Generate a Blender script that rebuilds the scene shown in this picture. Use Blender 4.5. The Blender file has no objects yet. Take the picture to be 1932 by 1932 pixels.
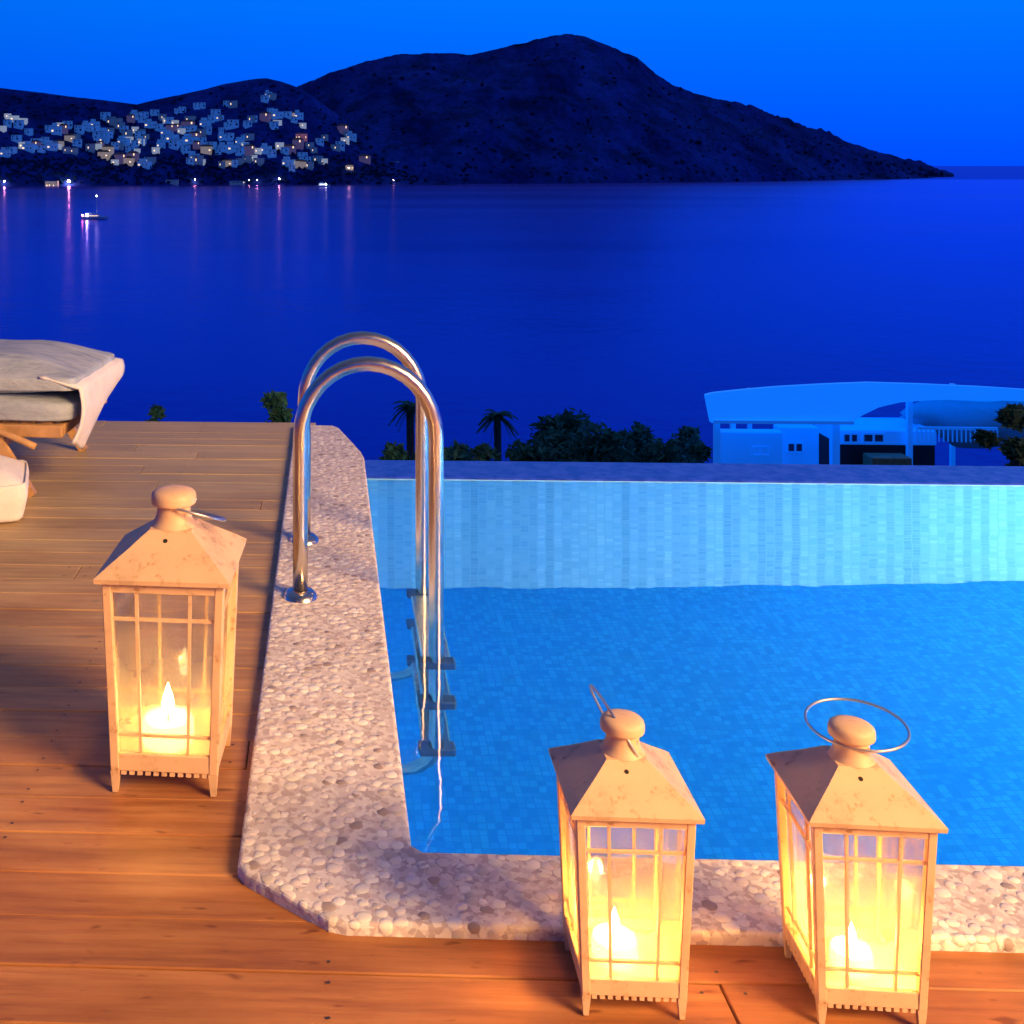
import bpy, bmesh, math, random
from mathutils import Vector, Matrix, noise
random.seed(11)
R = math.radians
sc = bpy.context.scene
COL = sc.collection

# ------------------------------------------------------------------ camera
# frame is 1932 units wide in the survey; principal point (PX,PY), focal F
F, PX, PY, S = 2150.0, 538.0, 312.0, 1932.0
CAMZ, YAW = 1.25, R(2.18)
SEA = -24.0
cam = bpy.data.cameras.new('Camera')
cam.sensor_width = 36; cam.sensor_fit = 'HORIZONTAL'
cam.lens = 36 * F / S
cam.shift_x = (S / 2 - PX) / S
cam.shift_y = -(S / 2 - PY) / S
cam.clip_start = 0.05; cam.clip_end = 90000
co = bpy.data.objects.new('Camera', cam); COL.objects.link(co)
co.location = (0, 0, CAMZ); co.rotation_euler = (R(90), 0, YAW)
sc.camera = co
sc.view_settings.view_transform = 'Standard'; sc.view_settings.look = 'None'
sc.view_settings.exposure = 0; sc.view_settings.gamma = 1

def at(x, y, t):
    """world point surveyed at photo position x,y and depth t metres"""
    dx = (x - PX) / F * t
    return Vector((dx * math.cos(YAW) - t * math.sin(YAW), dx * math.sin(YAW) + t * math.cos(YAW), CAMZ - (y - PY) / F * t))

def colz(x, t, z):
    p = at(x, PY, t); p.z = z; return p

# ------------------------------------------------------------------ material helpers
class NT:
    def __init__(s, name):
        s.m = bpy.data.materials.new(name); s.m.use_nodes = True
        s.t = s.m.node_tree; s.t.nodes.clear()
        s.out = s.n('ShaderNodeOutputMaterial')
    def n(s, kind, **kw):
        nd = s.t.nodes.new(kind)
        for k, v in kw.items():
            if k.startswith('i_'):
                key = k[2:].replace('_', ' ')
                nd.inputs[key].default_value = v
            else:
                setattr(nd, k, v)
        return nd
    def l(s, a, b): s.t.links.new(a, b)
    def math(s, op, a, b=None, c=None):
        nd = s.n('ShaderNodeMath', operation=op)
        for i, v in enumerate((a, b, c)):
            if v is None: continue
            if isinstance(v, (int, float)): nd.inputs[i].default_value = v
            else: s.l(v, nd.inputs[i])
        return nd.outputs[0]
    def mix(s, f, a, b, blend='MIX'):
        nd = s.n('ShaderNodeMix', data_type='RGBA', blend_type=blend)
        for i, v in ((0, f), (6, a), (7, b)):
            if isinstance(v, (int, float)): nd.inputs[i].default_value = v
            elif isinstance(v, (tuple, list)): nd.inputs[i].default_value = (*v, 1) if len(v) == 3 else v
            else: s.l(v, nd.inputs[i])
        return nd.outputs[2]
    def ramp(s, fac, stops, interp='LINEAR'):
        nd = s.n('ShaderNodeValToRGB'); cr = nd.color_ramp; cr.interpolation = interp
        while len(cr.elements) < len(stops): cr.elements.new(0.5)
        for e, (p, c) in zip(cr.elements, stops):
            e.position = p; e.color = (*c, 1) if len(c) == 3 else c
        s.l(fac, nd.inputs[0]); return nd.outputs[0]
    def coord(s, scale=(1, 1, 1), which='Object', rot=(0, 0, 0)):
        tc = s.n('ShaderNodeTexCoord'); mp = s.n('ShaderNodeMapping')
        mp.inputs['Scale'].default_value = scale; mp.inputs['Rotation'].default_value = rot
        s.l(tc.outputs[which], mp.inputs[0]); return mp.outputs[0]
    def noise(s, vec, scale, detail=4, rough=0.55, out=0):
        nd = s.n('ShaderNodeTexNoise'); nd.inputs['Scale'].default_value = scale
        nd.inputs['Detail'].default_value = detail; nd.inputs['Roughness'].default_value = rough
        s.l(vec, nd.inputs['Vector']); return nd.outputs[out]
    def bump(s, h, strength=0.3, dist=0.01):
        nd = s.n('ShaderNodeBump'); nd.inputs['Strength'].default_value = strength
        nd.inputs['Distance'].default_value = dist; s.l(h, nd.inputs['Height']); return nd.outputs[0]
    def bsdf(s, color, rough=0.6, metal=0.0, normal=None, spec=0.5, emis=None, estr=0.0, trans=0.0):
        b = s.n('ShaderNodeBsdfPrincipled')
        def put(k, v):
            if isinstance(v, (int, float)): b.inputs[k].default_value = v
            elif isinstance(v, (tuple, list)): b.inputs[k].default_value = (*v, 1) if len(v) == 3 else v
            else: s.l(v, b.inputs[k])
        put('Base Color', color); put('Roughness', rough); put('Metallic', metal); put('Specular IOR Level', spec)
        if normal is not None: s.l(normal, b.inputs['Normal'])
        if emis is not None: put('Emission Color', emis); put('Emission Strength', estr)
        return b.outputs[0]
    def done(s, sh): s.l(sh, s.out.inputs[0]); return s.m

def simple(name, c, rough=0.6, metal=0.0, var=0.18, scale=6.0, bump=0.0, spec=0.5, emis=None, estr=0.0):
    q = NT(name); v = q.coord()
    nz = q.noise(v, scale, 5, 0.6)
    dark = tuple(x * (1 - var) for x in c); lite = tuple(min(1, x * (1 + var)) for x in c)
    colr = q.ramp(nz, [(0.3, dark), (0.7, lite)])
    rr = q.math('MULTIPLY_ADD', nz, 0.25 * rough, rough * 0.87)
    nm = q.bump(q.noise(v, scale * 8, 3), bump, 0.004) if bump else None
    return q.done(q.bsdf(colr, rr, metal, nm, spec, emis, estr))

M = {}
# wood deck -----------------------------------------------------------------
q = NT('weathered_deck_wood'); v = q.coord((0.9, 14, 14)); geo = q.n('ShaderNodeNewGeometry')
rnd = geo.outputs['Random Per Island']
off = q.n('ShaderNodeVectorMath', operation='ADD'); q.l(v, off.inputs[0])
cmb = q.n('ShaderNodeCombineXYZ'); q.l(q.math('MULTIPLY', rnd, 37.0), cmb.inputs[0]); q.l(q.math('MULTIPLY', rnd, 91.0), cmb.inputs[1]); q.l(cmb.outputs[0], off.inputs[1])
grain = q.noise(off.outputs[0], 3.2, 8, 0.66)
streak = q.noise(off.outputs[0], 0.9, 4, 0.5)
blotch = q.noise(q.coord((1, 2.2, 1)), 2.1, 5, 0.6)
base = q.ramp(grain, [(0.28, (0.28, 0.102, 0.032)), (0.5, (0.45, 0.190, 0.060)), (0.75, (0.54, 0.265, 0.096))])
tone = q.ramp(rnd, [(0.0, (0.88, 0.84, 0.82)), (0.5, (0.98, 0.97, 0.95)), (1.0, (1.1, 1.08, 1.06))])
c1 = q.mix(1.0, base, tone, 'MULTIPLY')
c2 = q.mix(0.75, c1, q.ramp(blotch, [(0.3, (0.66, 0.58, 0.55)), (0.55, (1, 1, 1)), (0.72, (1.18, 1.12, 1.08))]), 'MULTIPLY')
c3 = q.mix(0.8, c2, q.ramp(streak, [(0.3, (0.7, 0.62, 0.58)), (0.6, (1.05, 1.05, 1.05))]), 'MULTIPLY')
spots = q.noise(q.coord((5, 16, 5)), 2.3, 2, 0.5)
c4 = q.mix(1.0, c3, q.ramp(spots, [(0.26, (0.5, 0.4, 0.36)), (0.34, (1, 1, 1))]), 'MULTIPLY')
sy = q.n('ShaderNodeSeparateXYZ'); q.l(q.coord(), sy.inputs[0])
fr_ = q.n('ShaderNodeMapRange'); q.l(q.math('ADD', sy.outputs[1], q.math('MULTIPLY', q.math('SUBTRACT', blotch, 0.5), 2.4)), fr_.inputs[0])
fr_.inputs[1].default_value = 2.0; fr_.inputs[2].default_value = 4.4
falloff_grey = q.mix(0.75, q.ramp(grain, [(0.25, (0.36, 0.30, 0.155)), (0.7, (0.60, 0.50, 0.26))]), tone, 'MULTIPLY')
c4 = q.mix(q.math('MULTIPLY', fr_.outputs[0], 0.85), c4, falloff_grey)     # far boards painted greyer for lamp falloff and sky light
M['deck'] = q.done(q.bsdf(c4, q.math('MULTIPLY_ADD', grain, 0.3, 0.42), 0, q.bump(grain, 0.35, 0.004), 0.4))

# pebble coping ---------------------------------------------------------------
q = NT('exposed_pebble_concrete'); v = q.coord()
def voro(scale, feat='F1', out='Distance'):
    nd = q.n('ShaderNodeTexVoronoi', feature=feat); nd.inputs['Scale'].default_value = scale
    q.l(vd.outputs[0], nd.inputs['Vector']); return nd
vd = q.n('ShaderNodeVectorMath', operation='MULTIPLY_ADD'); q.l(q.noise(v, 70, 3, 0.6, out=1), vd.inputs[0]); vd.inputs[1].default_value = (0.005, 0.005, 0.005); q.l(v, vd.inputs[2])
va = voro(38); ve = voro(38, 'DISTANCE_TO_EDGE'); vb = voro(95)
sep = q.n('ShaderNodeSeparateColor'); q.l(va.outputs['Color'], sep.inputs[0])
sepb = q.n('ShaderNodeSeparateColor'); q.l(vb.outputs['Color'], sepb.inputs[0])
peb = q.ramp(sep.outputs[0], [(0.0, (0.34, 0.27, 0.24)), (0.07, (0.56, 0.50, 0.44)), (0.22, (0.70, 0.66, 0.58)), (0.42, (0.76, 0.68, 0.60)), (0.60, (0.66, 0.60, 0.56)), (0.74, (0.80, 0.75, 0.67)), (0.9, (0.60, 0.52, 0.50))], 'CONSTANT')
fine = q.ramp(sepb.outputs[0], [(0.0, (0.46, 0.38, 0.36)), (0.3, (0.58, 0.51, 0.48)), (0.65, (0.68, 0.62, 0.57))], 'CONSTANT')
rad_ = q.math('MULTIPLY_ADD', sep.outputs[1], 0.24, 0.34)
joint = q.math('MAXIMUM', q.math('LESS_THAN', ve.outputs['Distance'], 0.035), q.math('GREATER_THAN', q.math('ADD', va.outputs['Distance'], q.math('MULTIPLY', q.math('SUBTRACT', q.noise(v, 90, 2), 0.5), 0.22)), rad_))
cb = q.mix(joint, peb, fine)
cc = q.mix(0.8, cb, q.ramp(q.noise(v, 4, 5, 0.6), [(0.3, (0.78, 0.76, 0.76)), (0.65, (1.06, 1.06, 1.06))]), 'MULTIPLY')
hgt = q.math('POWER', q.math('MAXIMUM', q.math('SUBTRACT', 1.0, q.math('POWER', q.math('DIVIDE', va.outputs['Distance'], rad_), 2.0)), 0.0), 0.5)
cc = q.mix(1.0, cc, (1.18, 1.24, 1.24), 'MULTIPLY')
M['coping'] = q.done(q.bsdf(cc, 0.6, 0, q.bump(hgt, 0.6, 0.005), 0.4))

# mosaic tile -----------------------------------------------------------------
def tile_mat(name, axes, size, ca, cb, grout, vary_col=0.0):
    q = NT(name); tc = q.n('ShaderNodeTexCoord'); sp = q.n('ShaderNodeSeparateXYZ'); q.l(tc.outputs['Object'], sp.inputs[0])
    u = q.math('DIVIDE', sp.outputs[axes[0]], size); w = q.math('DIVIDE', sp.outputs[axes[1]], size)
    fu, fw = q.math('FRACT', u), q.math('FRACT', w)
    iu, iw = q.math('FLOOR', u), q.math('FLOOR', w)
    cb_ = q.n('ShaderNodeCombineXYZ'); q.l(iu, cb_.inputs[0]); q.l(iw, cb_.inputs[1])
    wn = q.n('ShaderNodeTexWhiteNoise', noise_dimensions='2D'); q.l(cb_.outputs[0], wn.inputs['Vector'])
    cx = q.n('ShaderNodeCombineXYZ'); q.l(iu, cx.inputs[0])
    wc = q.n('ShaderNodeTexWhiteNoise', noise_dimensions='2D'); q.l(cx.outputs[0], wc.inputs['Vector'])
    col = q.mix(wn.outputs['Value'], ca, cb)
    if vary_col:
        col = q.mix(vary_col, col, q.ramp(wc.outputs['Value'], [(0, (0.60, 0.72, 0.82)), (0.5, (0.92, 0.98, 1.0)), (1, (1.22, 1.16, 1.1))]), 'MULTIPLY')
    e = 0.08
    g = q.math('MAXIMUM', q.math('MAXIMUM', q.math('LESS_THAN', fu, e), q.math('GREATER_THAN', fu, 1 - e)),
               q.math('MAXIMUM', q.math('LESS_THAN', fw, e), q.math('GREATER_THAN', fw, 1 - e)))
    return q.done(q.bsdf(q.mix(g, col, grout), 0.3, 0, None, 0.3))
M['tile_floor'] = tile_mat('mosaic_floor_tile', (0, 1), 0.025, (0.004, 0.24, 0.68), (0.014, 0.34, 0.78), (0.008, 0.25, 0.68))
M['tile_wall'] = tile_mat('mosaic_wall_tile', (0, 2), 0.034, (0.24, 0.56, 0.72), (0.36, 0.68, 0.78), (0.28, 0.60, 0.73), 0.8)  # same tile as the floor, painted paler for the lamp's brightness on it
M['tile_side'] = tile_mat('mosaic_side_tile', (1, 2), 0.05, (0.04, 0.32, 0.7), (0.1, 0.45, 0.8), (0.3, 0.6, 0.8))
q = NT('wet_edge_tile'); v = q.coord(); 
M['edge'] = q.done(q.bsdf(q.ramp(q.noise(q.coord((20, 20, 20)), 1.0, 2), [(0.35, (0.015, 0.05, 0.50)), (0.65, (0.035, 0.085, 0.66))]), 0.22, 0, q.bump(q.noise(v, 40, 2), 0.2, 0.003), 0.5))

# pool water ------------------------------------------------------------------
q = NT('pool_water_surface')
nm = q.bump(q.noise(q.coord((1, 1.6, 1)), 3.2, 3, 0.45), 0.16, 0.012)
fr = q.n('ShaderNodeFresnel'); fr.inputs[0].default_value = 1.33; q.l(nm, fr.inputs['Normal'])
rf = q.n('ShaderNodeBsdfRefraction'); rf.inputs['IOR'].default_value = 1.33; rf.inputs['Roughness'].default_value = 0.0
rf.inputs['Color'].default_value = (0.78, 0.94, 1.0, 1); q.l(nm, rf.inputs['Normal'])
gl = q.n('ShaderNodeBsdfGlossy'); gl.inputs['Roughness'].default_value = 0.0; q.l(nm, gl.inputs['Normal'])
mx = q.n('ShaderNodeMixShader'); q.l(fr.outputs[0], mx.inputs[0]); q.l(rf.outputs[0], mx.inputs[1]); q.l(gl.outputs[0], mx.inputs[2])
M['water'] = q.done(mx.outputs[0])

# sea ---------------------------------------------------------------------------
q = NT('calm_sea_water')
v = q.coord((1, 1, 1))
n1 = q.noise(v, 0.35, 4, 0.6); n2 = q.noise(v, 0.02, 3, 0.5)
h = q.math('ADD', q.math('MULTIPLY', n1, 0.35), q.math('MULTIPLY', n2, 1.4))
nm = q.bump(h, 0.25, 1.0)
patch = q.noise(q.coord((0.0012, 0.006, 1)), 1.0, 3, 0.5)
sp_ = q.n('ShaderNodeSeparateXYZ'); q.l(v, sp_.inputs[0])
band = q.n('ShaderNodeMapRange'); q.l(q.math('ADD', sp_.outputs[1], q.math('MULTIPLY', patch, 120)), band.inputs[0])   # ruffled darker water beyond the headland
band.inputs[1].default_value = 2050; band.inputs[2].default_value = 2250
gcol = q.mix(band.outputs[0], (0.65, 0.44, 1.0), (0.45, 0.27, 0.66))
dif = q.n('ShaderNodeBsdfDiffuse'); q.l(q.ramp(patch, [(0.35, (0.0, 0.002, 0.55)), (0.7, (0.0, 0.004, 0.68))]), dif.inputs[0])
glo = q.n('ShaderNodeBsdfGlossy'); q.l(gcol, glo.inputs[0]); q.l(q.math('MULTIPLY_ADD', patch, 0.12, 0.14), glo.inputs['Roughness']); q.l(nm, glo.inputs['Normal'])
fre = q.n('ShaderNodeFresnel'); fre.inputs[0].default_value = 1.333; q.l(nm, fre.inputs['Normal'])
ms_ = q.n('ShaderNodeMixShader'); q.l(q.math('MULTIPLY_ADD', fre.outputs[0], 0.96, 0.02), ms_.inputs[0]); q.l(dif.outputs[0], ms_.inputs[1]); q.l(glo.outputs[0], ms_.inputs[2])
b = ms_.outputs[0]
M['sea'] = q.done(b)

# land --------------------------------------------------------------------------
q = NT('scrub_hillside'); v = q.coord()
a1 = q.noise(v, 0.02, 6, 0.65); a2 = q.noise(v, 0.12, 3, 0.6)
cl = q.ramp(a1, [(0.35, (0.006, 0.03, 0.14)), (0.5, (0.012, 0.05, 0.30)), (0.7, (0.03, 0.07, 0.42))])  # dusk haze painted in as blue scrub colour
gul = q.noise(q.coord((0.012, 0.0035, 0.004)), 1.0, 5, 0.6)
cl = q.mix(0.9, cl, q.ramp(gul, [(0.36, (0.35, 0.45, 0.6)), (0.5, (1, 1, 1)), (0.68, (1.7, 1.5, 1.25))]), 'MULTIPLY')
cl = q.mix(0.6, cl, q.ramp(a2, [(0.35, (0.45, 0.5, 0.5)), (0.6, (1.1, 1.1, 1.1))]), 'MULTIPLY')
M['hill'] = q.done(q.bsdf(cl, 0.95, 0, q.bump(gul, 0.8, 14.0), 0.05))
M['slope'] = simple('dry_slope_earth', (0.05, 0.055, 0.04), 0.95, var=0.5, scale=1.5, bump=0.4)
def leaf(name, c):
    q = NT(name); geo = q.n('ShaderNodeNewGeometry')
    cl = q.ramp(geo.outputs['Random Per Island'], [(0, tuple(x * 0.45 for x in c)), (0.6, c), (1, tuple(x * 1.5 for x in c))])
    d = q.bsdf(cl, 0.6, 0, None, 0.3)
    t = q.n('ShaderNodeBsdfTranslucent'); q.l(cl, t.inputs[0])
    mx = q.n('ShaderNodeMixShader'); mx.inputs[0].default_value = 0.25; q.l(d, mx.inputs[1]); q.l(t.outputs[0], mx.inputs[2])
    return q.done(mx.outputs[0])
M['leaf'] = leaf('dark_green_leaves', (0.07, 0.24, 0.13))
M['leaf2'] = leaf('olive_green_leaves', (0.12, 0.20, 0.08))
M['bark'] = simple('grey_brown_bark', (0.09, 0.065, 0.05), 0.9, var=0.4, scale=12, bump=0.5)
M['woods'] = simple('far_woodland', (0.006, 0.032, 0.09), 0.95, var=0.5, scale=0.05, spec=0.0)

# metals, paint -----------------------------------------------------------------
M['steel'] = simple('polished_stainless_steel', (0.70, 0.63, 0.55), 0.24, 1.0, 0.08, 30)
M['cap'] = simple('grey_plastic_tread', (0.08, 0.13, 0.22), 0.5, var=0.2)
def paint(name, c):
    q = NT(name); v = q.coord()
    n = q.noise(v, 14, 5, 0.65); sc_ = q.noise(v, 70, 3, 0.6)
    cl = q.ramp(n, [(0.28, tuple(x * 0.70 for x in c)), (0.48, c), (0.75, tuple(min(1, x * 1.1) for x in c))])
    rust = q.ramp(q.math('ADD', q.math('MULTIPLY', sc_, 0.6), q.math('MULTIPLY', n, 0.4)), [(0.34, (0.34, 0.20, 0.13)), (0.40, (0.82, 0.74, 0.66)), (0.45, (1, 1, 1))])
    return q.done(q.bsdf(q.mix(0.75, cl, rust, 'MULTIPLY'), q.math('MULTIPLY_ADD', n, 0.25, 0.38), 0, q.bump(sc_, 0.12, 0.001), 0.4))
M['lantern'] = paint('cream_painted_metal', (0.70, 0.475, 0.275))
M['hole'] = simple('dark_vent_hole', (0.02, 0.015, 0.012), 0.9)
M['wire'] = simple('thin_steel_wire', (0.55, 0.54, 0.52), 0.35, 0.9, 0.1)
q = NT('hazy_lantern_glass'); v = q.coord()
tr = q.n('ShaderNodeBsdfTransparent'); tr.inputs[0].default_value = (0.97, 0.95, 0.9, 1)
tl = q.n('ShaderNodeBsdfTranslucent'); tl.inputs[0].default_value = (0.9, 0.82, 0.6, 1)
gls = q.n('ShaderNodeBsdfGlossy'); gls.inputs['Roughness'].default_value = 0.08
mx = q.n('ShaderNodeMixShader'); sz = q.n('ShaderNodeSeparateXYZ'); q.l(v, sz.inputs[0]); hz = q.n('ShaderNodeMapRange'); q.l(sz.outputs[2], hz.inputs[0])
for i_, v_ in enumerate((0.05, 0.29, 1.15, 0.40)): hz.inputs[i_ + 1].default_value = v_
q.l(q.math('MULTIPLY', hz.outputs[0], q.math('MULTIPLY_ADD', q.noise(v, 9, 4), 0.60, 0.06)), mx.inputs[0]); q.l(tr.outputs[0], mx.inputs[1]); q.l(tl.outputs[0], mx.inputs[2])
fr = q.n('ShaderNodeFresnel'); fr.inputs[0].default_value = 1.45
mx2 = q.n('ShaderNodeMixShader'); q.l(q.math('MULTIPLY', fr.outputs[0], 0.8), mx2.inputs[0]); q.l(mx.outputs[0], mx2.inputs[1]); q.l(gls.outputs[0], mx2.inputs[2])
M['glass'] = q.done(mx2.outputs[0])
M['wax'] = simple('glowing_candle_wax', (0.9, 0.82, 0.6), 0.45, var=0.05, emis=(1.0, 0.66, 0.20), estr=3.0)  # flame light through the wax painted in as emission
M['wick'] = simple('burnt_wick', (0.02, 0.02, 0.02), 0.9)
def emit(name, c, s):
    q = NT(name); e = q.n('ShaderNodeEmission'); e.inputs[0].default_value = (*c, 1); e.inputs[1].default_value = s
    return q.done(e.outputs[0])
M['flame'] = emit('candle_flame', (1.0, 0.72, 0.28), 45)
q = NT('grey_white_canvas'); v = q.coord()
wr = q.noise(q.coord((3, 9, 6)), 2.2, 5, 0.6); wv = q.noise(v, 260, 2)
M['fabric'] = q.done(q.bsdf(q.ramp(wr, [(0.3, (0.30, 0.37, 0.46)), (0.7, (0.44, 0.52, 0.62))]), 0.92, 0, q.bump(q.math('ADD', wr, q.math('MULTIPLY', wv, 0.06)), 0.6, 0.03), 0.1))
M['towel'] = simple('white_terry_cloth', (0.82, 0.80, 0.78), 0.95, var=0.06, scale=20, bump=0.4, spec=0.05)
M['teak'] = simple('oiled_teak', (0.52, 0.30, 0.13), 0.5, var=0.25, scale=14, bump=0.1)
M['white'] = simple('white_render', (0.78, 0.78, 0.78), 0.7, var=0.06, scale=1.5)
M['membrane'] = simple('white_membrane_baked_glow', (0.45, 0.72, 0.92), 0.5, var=0.04, scale=0.6, emis=(0.0, 0.17, 1.0), estr=0.85)  # azure tint and self-glow stand in for dusk light on the canopy
M['pavwall'] = simple('white_wall_baked_glow', (0.45, 0.65, 0.85), 0.7, var=0.08, scale=1.2, emis=(0.0, 0.15, 1.0), estr=0.42)  # weaker self-glow paints blue light onto walls and posts
M['bluegrey'] = simple('pale_blue_grey_cloth', (0.38, 0.50, 0.55), 0.8, var=0.12, scale=1.2)
M['dark'] = simple('dark_interior', (0.03, 0.03, 0.035), 0.8)
M['house_white'] = simple('whitewashed_wall_dusk_glow', (0.30, 0.50, 0.74), 0.8, var=0.35, scale=0.18, emis=(0.06, 0.30, 1.0), estr=0.16)  # dusk blue painted in as wall tint and faint self-glow
M['house_grey'] = simple('grey_plaster_wall_dusk_glow', (0.25, 0.32, 0.38), 0.8, var=0.2, scale=0.3, emis=(0.15, 0.4, 1.0), estr=0.06)  # evening light added as a slight blue emission
M['house_mauve'] = simple('rose_plaster_wall_dusk_glow', (0.42, 0.27, 0.27), 0.8, var=0.15, scale=0.3, emis=(0.6, 0.4, 1.0), estr=0.06)  # evening light added as a slight violet emission
M['house_lit'] = simple('lamplight_glow_wall', (0.62, 0.60, 0.56), 0.8, var=0.12, scale=0.3, emis=(0.72, 0.85, 1.0), estr=0.26)  # lamplight painted in as the wall's own glow
M['house_warm'] = simple('warm_glow_wall', (0.55, 0.5, 0.4), 0.8, var=0.12, scale=0.3, emis=(1.0, 0.78, 0.55), estr=0.17)  # warm lamplight put into the wall as emission
M['house_red'] = simple('red_glow_wall', (0.5, 0.3, 0.28), 0.8, var=0.12, scale=0.3, emis=(1.0, 0.32, 0.45), estr=0.13)  # red light on the wall painted in as self-glow
M['tile_roof'] = simple('clay_roof', (0.22, 0.10, 0.07), 0.85, var=0.2, scale=0.5)
M['flat_roof'] = simple('pale_flat_roof', (0.48, 0.48, 0.50), 0.85, var=0.1, scale=0.4)
M['win_lit'] = emit('lit_window', (1.0, 0.70, 0.46), 1.5)
M['win_dark'] = simple('dark_window_glass', (0.06, 0.09, 0.14), 0.15)
M['post'] = simple('dark_iron_post', (0.05, 0.05, 0.055), 0.6)
M['bulb_pink'] = emit('pink_lamp_bulb', (1.0, 0.48, 0.46), 170)
M['bulb_white'] = emit('white_lamp_bulb', (0.85, 0.95, 1.0), 30)
M['bulb_warm'] = emit('amber_lamp_bulb', (1.0, 0.62, 0.46), 80)

M['screw'] = simple('dull_steel_screw', (0.10, 0.08, 0.07), 0.5, 0.6)
# ------------------------------------------------------------------ object helpers
def obj(name, bm, mat, parent=None, smooth=False, mats=None):
    me = bpy.data.meshes.new(name); bm.normal_update(); bm.to_mesh(me); bm.free()
    for m in (mats or [mat]): me.materials.append(m)
    if smooth:
        for p in me.polygons: p.use_smooth = True
    o = bpy.data.objects.new(name, me); COL.objects.link(o); o.parent = parent
    return o
def tag(o, label=None, cat=None, group=None, kind=None):
    if label: o['label'] = label
    if cat: o['category'] = cat
    if group: o['group'] = group
    if kind: o['kind'] = kind
    return o
def empty(name, loc, rz=0, label=None, cat=None, group=None, s=1.0):
    o = bpy.data.objects.new(name, None); COL.objects.link(o)
    o.location = loc; o.rotation_euler = (0, 0, rz); o.scale = (s, s, s); o.empty_display_size = 0.1
    return tag(o, label, cat, group)
def copy_tree(o, parent=None):
    c = o.copy(); COL.objects.link(c); c.parent = parent
    for ch in list(o.children): copy_tree(ch, c)
    return c
def box(bm, x0, x1, y0, y1, z0, z1, mi=0):
    vs = [bm.verts.new((x, y, z)) for z in (z0, z1) for y in (y0, y1) for x in (x0, x1)]
    for f in ((0, 2, 3, 1), (4, 5, 7, 6), (0, 1, 5, 4), (2, 6, 7, 3), (0, 4, 6, 2), (1, 3, 7, 5)):
        fc = bm.faces.new([vs[i] for i in f]); fc.material_index = mi
    return vs
def obox(bm, c, ax, ay, az):
    """oriented box from a centre and three half-axis vectors"""
    c = Vector(c); ax, ay, az = Vector(ax), Vector(ay), Vector(az)
    vs = [bm.verts.new(c + i * ax + j * ay + k * az) for k in (-1, 1) for j in (-1, 1) for i in (-1, 1)]
    for f in ((0, 2, 3, 1), (4, 5, 7, 6), (0, 1, 5, 4), (2, 6, 7, 3), (0, 4, 6, 2), (1, 3, 7, 5)):
        bm.faces.new([vs[i] for i in f])
def bar(bm, a, b, w, d=None, up=Vector((0, 0, 1))):
    a, b = Vector(a), Vector(b); d = d or w
    z = (b - a); L = z.length; z.normalize()
    u = up if abs(z.dot(up)) < 0.95 else Vector((1, 0, 0))
    x = z.cross(u).normalized(); y = z.cross(x).normalized()
    obox(bm, (a + b) / 2, x * w / 2, y * d / 2, z * L / 2)
def tube(bm, pts, r, seg=12, closed=False, cap=True):
    pts = [Vector(p) for p in pts]; n = len(pts); rings = []
    rr = r if isinstance(r, (list, tuple)) else [r] * n
    nrm = None
    for i, p in enumerate(pts):
        a = pts[i - 1] if (i > 0 or closed) else p
        b = pts[(i + 1) % n] if (i < n - 1 or closed) else p
        t = (b - a).normalized()
        if nrm is None:
            u = Vector((0, 0, 1)) if abs(t.z) < 0.9 else Vector((1, 0, 0))
            nrm = (u - t * u.dot(t)).normalized()
        else:
            nrm = (nrm - t * nrm.dot(t)).normalized()
        bn = t.cross(nrm)
        rings.append([bm.verts.new(p + rr[i] * (math.cos(2 * math.pi * k / seg) * nrm + math.sin(2 * math.pi * k / seg) * bn)) for k in range(seg)])
    m = n if closed else n - 1
    for i in range(m):
        A, B = rings[i], rings[(i + 1) % n]
        for k in range(seg):
            bm.faces.new((A[k], A[(k + 1) % seg], B[(k + 1) % seg], B[k]))
    if cap and not closed:
        bm.faces.new(rings[0][::-1]); bm.faces.new(rings[-1])
def lathe(bm, prof, seg=24, c=(0, 0)):
    rings = []
    for r, z in prof:
        rings.append([bm.verts.new((c[0] + r * math.cos(2 * math.pi * k / seg), c[1] + r * math.sin(2 * math.pi * k / seg), z)) for k in range(seg)] if r > 1e-6 else [bm.verts.new((c[0], c[1], z))])
    for A, B in zip(rings, rings[1:]):
        for k in range(seg):
            k2 = (k + 1) % seg
            if len(A) == 1 and len(B) == 1: continue
            if len(A) == 1: bm.faces.new((A[0], B[k2], B[k]))
            elif len(B) == 1: bm.faces.new((A[k], A[k2], B[0]))
            else: bm.faces.new((A[k], A[k2], B[k2], B[k]))
def prism(bm, poly, z0, z1):
    lo = [bm.verts.new((x, y, z0)) for x, y in poly]; hi = [bm.verts.new((x, y, z1)) for x, y in poly]
    n = len(poly); bm.faces.new(lo[::-1]); top = bm.faces.new(hi)
    for i in range(n): bm.faces.new((lo[i], lo[(i + 1) % n], hi[(i + 1) % n], hi[i]))
    return top
def bevel(bm, w, seg=2, only=None):
    bmesh.ops.bevel(bm, geom=only or bm.edges[:], offset=w, segments=seg, affect='EDGES', profile=0.5)

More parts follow.
